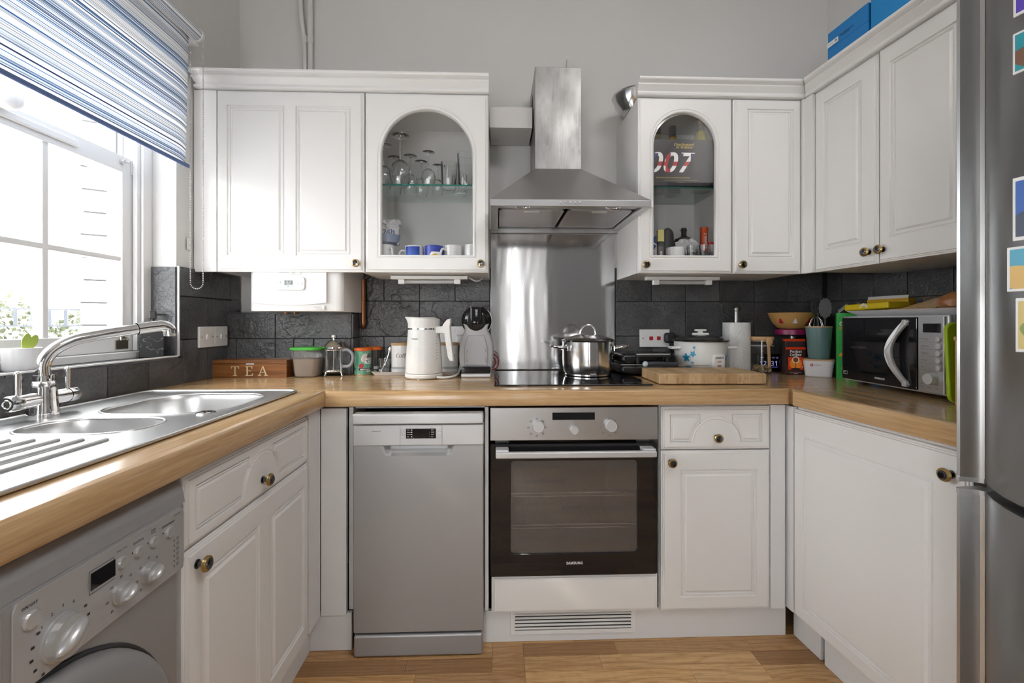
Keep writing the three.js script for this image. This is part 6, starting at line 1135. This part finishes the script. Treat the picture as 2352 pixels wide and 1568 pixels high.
tumbler('very short clear tumbler in front of the tall slim one', -0.068, -1.97, 0.033, 0.05);
function mug(label, x, z, turn, mat, sleeve, y = FL, s = 1, r = 0.038, h = 0.088) {
  const t = thing('mug', label, 'mug', x, y, z, turn, 'mugs in the cabinet');
  mk(t, 'body', LT([[0.0001, 0.001], [r - 0.004, 0], [r, 0.005], [r, h - 0.002], [r - 0.0015, h], [r - 0.0035, h - 0.002], [r - 0.0038, 0.007], [0.0001, 0.006]], 44), mat);
  mk(t, 'handle', TB([[r - 0.002, h * 0.8, 0], [r + 0.016, h * 0.82, 0], [r + 0.026, h * 0.55, 0], [r + 0.018, h * 0.25, 0], [r - 0.002, h * 0.2, 0]], 0.0048, 30, 10), mat);
  if (sleeve) wrapPrint(t, 'mug_print', r + 0.0004, r + 0.0004, h * 0.9, sleeve[0], sleeve[1], 512, sleeve[2], h * 0.05);
  return t;
}
const m_mug = m_ceramic;
mug('plain white mug under the grey-blue bowl in the glasses cabinet', -0.468, -1.955, -0.9, m_mug, null, FL, 1, 0.039, 0.105);
mug('white mug with blue to yellow printed band in the glasses cabinet', -0.345, -1.945, PI, m_mug, [PI - 0.9, PI + 0.75, (c, w, h) => { const g = c.createLinearGradient(0, 0, 0, h); g.addColorStop(0, '#1e3fae'); g.addColorStop(0.5, '#3f78cc'); g.addColorStop(1, '#c9b84a'); c.fillStyle = g; c.fillRect(0, 0, w, h); }], FL, 1, 0.039, 0.1);
mug('blue mug with yellow and white badge in the glasses cabinet', -0.262, -1.94, 1.57, S(new THREE.Color(0.03, 0.06, 0.42), 0.2), [-2.9, 0.0, (c, w, h) => { c.fillStyle = '#fff'; c.beginPath(); c.moveTo(w * 0.28, h * 0.5); c.lineTo(w * 0.42, h * 0.25); c.lineTo(w * 0.72, h * 0.25); c.lineTo(w * 0.8, h * 0.5); c.lineTo(w * 0.56, h * 0.98); c.closePath(); c.fill(); c.fillStyle = '#d9b90f'; c.beginPath(); c.ellipse(w * 0.55, h * 0.52, w * 0.15, h * 0.18, 0, 0, 7); c.fill(); }], FL, 1, 0.039, 0.1);
mug('plain white mug with handle towards the blue mug', -0.182, -1.95, PI + 0.7, m_mug, null, FL, 1, 0.038, 0.104);
mug('tall white mug near the cabinet door knob', -0.098, -1.955, PI - 0.5, m_mug, null, FL, 1, 0.039, 0.108);
mug('white mug at the back of the glasses cabinet', -0.07, -2.05, 1.2, m_mug, null, FL, 1, 0.038, 0.125);
mug('dark patterned mug behind the blue badge mug', -0.26, -2.06, 0.5, S(new THREE.Color(0.05, 0.08, 0.22), 0.3), null, FL, 1, 0.037, 0.112);
const gbowl = thing('cereal_bowl', 'grey-blue bowl stacked on the white mug at the cabinet side', 'bowl', -0.462, FL + 0.106, -1.975);
mk(gbowl, 'bowl', LT([[0.0001, 0], [0.028, 0], [0.045, 0.012], [0.052, 0.045], [0.05, 0.045], [0.043, 0.014], [0.0001, 0.004]], 44), S(new THREE.Color(0.26, 0.32, 0.45), 0.3));
const fbag = thing('foil_bag', 'crumpled white printed bag in the grey-blue bowl', 'bag', -0.455, FL + 0.112, -1.985, 0.1);
{
  const g = flat(new THREE.BoxGeometry(0.075, 0.1, 0.04, 8, 10, 4)), p = g.attributes.position;
  for (let i = 0; i < p.count; i++) { const x = p.getX(i), y = p.getY(i), z = p.getZ(i), k = cl((y - 0.015) / 0.035); p.setXYZ(i, x + 0.012 * k * Math.sin(y * 300 + z * 90), y + 0.010 * k * Math.sin(x * 170 + z * 120), z * (1 - 0.5 * k) + 0.010 * k * Math.sin(x * 210 + y * 100)); }
  g.computeVertexNormals(); mk(fbag, 'bag', g, S(new THREE.Color(0.66, 0.66, 0.68), 0.5), 0, 0.05, 0);
  letters(fbag, '24h', 0.022, S(new THREE.Color(0.06, 0.13, 0.25), 0.5), -0.004, 0.042, 0.0206, { rz: 0.05 }); letters(fbag, 'LE MANS', 0.007, m_inkGrey, 0, 0.03, 0.0206);
}

// ---------- inside the bottles cabinet ----------
const bottle = (label, x, y, z, prof, mat, cap, capMat, lab, k = 1) => {
  const t = thing('bottle', label, 'bottle', x, y, z); t.scale.set(1, k, 1); mk(t, 'body', LT(prof, 36), mat); mk(t, 'cap', LT(cap, 28), capMat); if (lab) mk(t, 'label', LT(lab[0], 36), lab[1]); return t;
};
const m_bGlass = P(new THREE.Color(0.03, 0.02, 0.015), 0.08, { clearcoat: 1 }), m_cream = S(new THREE.Color(0.62, 0.52, 0.28), 0.5);
const bp0 = (r, h, n, H) => [[0.0001, 0], [r, 0], [r, h], [r * 0.7, h + 0.025], [n, h + 0.045], [n, H], [0.0001, H]];
bottle('dark bottle with cream neck label in the bottles cabinet', 0.728, SH, -2.04, bp0(0.034, 0.14, 0.013, 0.235), m_bGlass, [[0.0145, 0.215], [0.0145, 0.24], [0.0001, 0.24]], m_black, [[[0.0352, 0.13], [0.0352, 0.14], [0.026, 0.165], [0.02, 0.182], [0.0155, 0.19], [0.0150, 0.212]], m_cream], 1.25);
bottle('black bottle with orange-yellow neck ring in the bottles cabinet', 0.805, SH, -2.06, bp0(0.036, 0.15, 0.014, 0.265), m_bGlass, [[0.0155, 0.225], [0.0155, 0.268], [0.0001, 0.268]], m_black, [[[0.0148, 0.205], [0.0155, 0.206], [0.0155, 0.225], [0.0148, 0.226]], S(new THREE.Color(0.6, 0.3, 0.02), 0.4)], 1.17);
bottle('bottle with yellow and white lemon label at the cabinet side', 0.905, SH, -1.99, [[0.0001, 0], [0.04, 0], [0.04, 0.15], [0.03, 0.19], [0.0155, 0.225], [0.0155, 0.27], [0.0001, 0.27]], P(new THREE.Color(0.5, 0.5, 0.42), 0.1, { transmission: 0.5, thickness: 0 }), [[0.0165, 0.255], [0.0165, 0.285], [0.0001, 0.285]], m_cream, [[[0.0405, 0.13], [0.0405, 0.15], [0.031, 0.19], [0.0165, 0.226]], S(new THREE.Color(0.60, 0.52, 0.08), 0.5)], 1.16);
bottle('short bottle with red cap behind the black chocolate box', 0.648, SH, -2.02, bp0(0.025, 0.12, 0.014, 0.17), m_bGlass, [[0.0175, 0.16], [0.0175, 0.198], [0.016, 0.2], [0.0001, 0.2]], S(new THREE.Color(0.55, 0.04, 0.01), 0.5), null, 1.13);
const choc = thing('chocolate_box', 'large flat black chocolate box with red, white and blue numerals on the glass shelf', 'box', 0.765, SH, -1.925);
mk(choc, 'carton', RB(0.34, 0.197, 0.025, 0.001, 1), S(new THREE.Color(0.012, 0.012, 0.016), 0.35), 0, 0.099, 0);
print(choc, 'front_print', 0.338, 0.195, 800, (c, w, h) => {
  c.fillStyle = '#cdb45a'; c.font = `italic bold ${h * 0.075}px serif`; c.fillText('Charbonnel', w * 0.46, h * 0.13); c.fillText('et Walker', w * 0.49, h * 0.19);
  const g = document.createElement('canvas'); g.width = w; g.height = h; const k = g.getContext('2d'); k.font = `italic bold ${h * 0.60}px sans-serif`; k.fillStyle = '#fff'; k.fillText('007', w * 0.11, h * 0.71, w * 0.62);
  k.globalCompositeOperation = 'source-atop'; k.fillStyle = '#2b356e'; for (let i = 0; i < 4; i++) { k.beginPath(); k.moveTo(w * (0.2 + i * 0.16), h * 0.3); k.lineTo(w * (0.27 + i * 0.16), h * 0.3); k.lineTo(w * (0.2 + i * 0.16), h * 0.8); k.fill(); }
  k.fillStyle = '#f3f3f3'; k.fillRect(0, h * 0.46, w, h * 0.13); k.fillStyle = '#c22b33'; k.fillRect(0, h * 0.48, w, h * 0.09); k.fillRect(w * 0.36, 0, w * 0.06, h); k.fillRect(w * 0.15, h * 0.3, w * 0.04, h);
  c.drawImage(g, 0, 0); c.fillStyle = '#cdb45a'; c.font = `bold ${h * 0.036}px sans-serif`; c.fillText('MINI MILK CHOCOLATE BARS COLLECTION', w * 0.24, h * 0.84); c.fillRect(w * 0.34, h * 0.885, w * 0.42, 2); c.fillRect(w * 0.5, h * 0.93, w * 0.1, 2);
}, 0, 0.0985, 0.0131);
bottle('black shaker bottle with dark cap at the hinge side', 0.648, FL, -2.0, [[0.0001, 0], [0.03, 0], [0.032, 0.09], [0.028, 0.14], [0.0001, 0.14]], S(new THREE.Color(0.09, 0.085, 0.09), 0.3), [[0.029, 0.138], [0.029, 0.175], [0.024, 0.184], [0.0001, 0.186]], m_black, [[[0.0318, 0.04], [0.0325, 0.075], [0.0325, 0.09], [0.031, 0.105]], m_inkGrey], 1.25);
bottle('dark red sauce bottle in front of the shaker', 0.652, FL, -1.935, [[0.0001, 0], [0.023, 0], [0.024, 0.05], [0.018, 0.08], [0.012, 0.1], [0.0001, 0.1]], m_bGlass, [[0.013, 0.098], [0.013, 0.115], [0.0001, 0.116]], m_black, [[[0.0235, 0.008], [0.0245, 0.01], [0.0245, 0.044], [0.0238, 0.046]], S(new THREE.Color(0.36, 0.02, 0.06), 0.4)], 1.35);
const gcase = thing('glasses_case', 'rounded black glasses case standing in the bottles cabinet', 'case', 0.768, FL, -2.015, 0.2); gcase.scale.set(1, 1.3, 1);
mk(gcase, 'case', tf(new THREE.CapsuleGeometry(0.027, 0.1, 8, 24), 0, 0.077, 0, 0, 0, 0.06, 1, 1, 0.8), m_charcoal);
mk(gcase, 'zip', tf(TO(0.027, 0.001, 40, 6), 0, 0.077, 0, PI / 2, 0, 0.06), m_black);
const sport = thing('sports_bottle', 'clear sports bottle with black spout lid', 'bottle', 0.845, FL, -2.03); sport.scale.set(1.1, 1.3, 1.1);
mk(sport, 'body', LT([[0.0001, 0], [0.036, 0], [0.04, 0.03], [0.04, 0.085], [0.034, 0.092], [0.0001, 0.092]], 40), P(new THREE.Color(0.6, 0.62, 0.66), 0.2, { transmission: 0.5, thickness: 0 }));
mk(sport, 'lid', LT([[0.04, 0.09], [0.042, 0.094], [0.042, 0.104], [0.036, 0.118], [0.014, 0.126], [0.01, 0.130], [0.01, 0.144], [0.013, 0.147], [0.009, 0.156], [0.0001, 0.157]], 40), m_black);
const vit = thing('vitamin_tube', 'bright orange vitamin tablet tube in the bottles cabinet', 'tube', 0.919, FL + 0.0905, -1.99);
mk(vit, 'tube', LT([[0.0001, 0], [0.0155, 0], [0.0165, 0.003], [0.0165, 0.092], [0.0175, 0.093], [0.0175, 0.105], [0.0165, 0.107], [0.0001, 0.107]], 32), S(new THREE.Color(0.62, 0.07, 0.008), 0.35));
letters(vit, 'Vitamin C', 0.011, m_inkWhite, 0.004, 0.046, 0.0166, { rz: PI / 2 });
const vbase = thing('storage_tin', 'low grey tin under the orange vitamin tube', 'tin', 0.915, FL, -2.0); vbase.scale.set(1, 1.79, 1);
mk(vbase, 'tin', LT([[0.0001, 0], [0.03, 0], [0.031, 0.003], [0.031, 0.05], [0.0001, 0.0505]], 36), m_inkGrey);
bottle('small white and red jar beside the orange tube', 0.944, FL + 0.0905, -1.98, [[0.0001, 0], [0.011, 0], [0.012, 0.03], [0.0001, 0.03]], m_plasticWhite, [[0.0125, 0.03], [0.0125, 0.042], [0.0001, 0.042]], S(new THREE.Color(0.55, 0.02, 0.02), 0.4));
mug('white mug with black slogan lettering in the bottles cabinet', 0.772, -1.945, 0.9, m_ceramic, [-1.55, -0.1, (c, w, h) => { c.fillStyle = '#16161a'; c.font = `bold ${h * 0.2}px sans-serif`; c.fillText('I WANT', w * 0.24, h * 0.5); c.font = `bold ${h * 0.33}px sans-serif`; c.fillText('TO RIDE', w * 0.12, h * 0.84); }], FL, 1, 0.039, 0.1);
const shot = (label, x, z, h, r) => { const t = thing('shot_glass', label, 'glass', x, FL, z, 0, 'small tapered glasses in the bottles cabinet'); mk(t, 'glass', LT([[0.0001, 0.001], [r * 0.7, 0], [r, h], [r * 0.93, h], [r * 0.62, 0.01], [0.0001, 0.009]], 32), m_clear); };
shot('small clear tapered glass next to the slogan mug', 0.843, -1.93, 0.108, 0.026); shot('small clear tapered glass in front of the orange vitamin tube', 0.897, -1.94, 0.112, 0.027);
const ctube = thing('coffee_tube', 'slim clear tube of coffee with yellow top', 'tube', 0.705, FL, -1.94); ctube.scale.set(1.05, 1.3, 1.05);
mk(ctube, 'tube', LT([[0.0001, 0], [0.013, 0], [0.014, 0.08], [0.0001, 0.08]], 28), P(new THREE.Color(0.25, 0.24, 0.23), 0.15, { transmission: 0.4, thickness: 0 }));
mk(ctube, 'top', RB(0.026, 0.04, 0.02, 0.002, 1), S(new THREE.Color(0.60, 0.55, 0.18), 0.5), 0, 0.115, 0);
mk(ctube, 'lower_top', CY(0.014, 0.014, 0.016, 24), m_charcoal, 0, 0.088, 0);
letters(ctube, 'Coffee', 0.011, m_inkWhite, 0.003, 0.04, 0.0138, { rz: PI / 2 });
for (const [label, x, y, z, rz] of [['blue striped snack packet leaning behind the coffee tube', 0.70, 0.088, -2.03, 0.5], ['blue striped snack packet lying higher behind the coffee tube', 0.725, 0.115, -2.06, 0.7]]) {
  const t = thing('snack_packet', label, 'packet', x, FL + y, z);
  mk(t, 'wrapper', tf(RB(0.028, 0.1, 0.012, 0.005, 2), 0, 0.03, 0, 0, 0, -rz), S(new THREE.Color(0.03, 0.07, 0.27), 0.35));
  mk(t, 'white_band', tf(RB(0.0285, 0.014, 0.0125, 0.005, 2), 0.008, 0.044, 0, 0, 0, -rz), m_inkWhite);
}
const pbag = thing('plastic_bag', 'crumpled clear plastic bag below the sports bottle', 'bag', 0.835, FL, -1.975);
{ const g = flat(new THREE.IcosahedronGeometry(1, 3)), p = g.attributes.position; for (let i = 0; i < p.count; i++) { const x = p.getX(i), y = p.getY(i), z = p.getZ(i), k = 1 + 0.16 * Math.sin(x * 9 + y * 5) + 0.12 * Math.sin(z * 11 + x * 4); p.setXYZ(i, x * 0.055 * k, Math.max(-0.9, y) * 0.035 * k, z * 0.016 * k); } g.computeVertexNormals(); mk(pbag, 'film', g, P(new THREE.Color(0.85, 0.86, 0.87), 0.25, { transmission: 0.55, thickness: 0 }), 0, 0.108, 0); }

// ---------- hand over ----------
scene.traverse((o) => { if (o.isMesh) { o.castShadow = true; o.receiveShadow = true; } });
renderer.render(scene, camera);
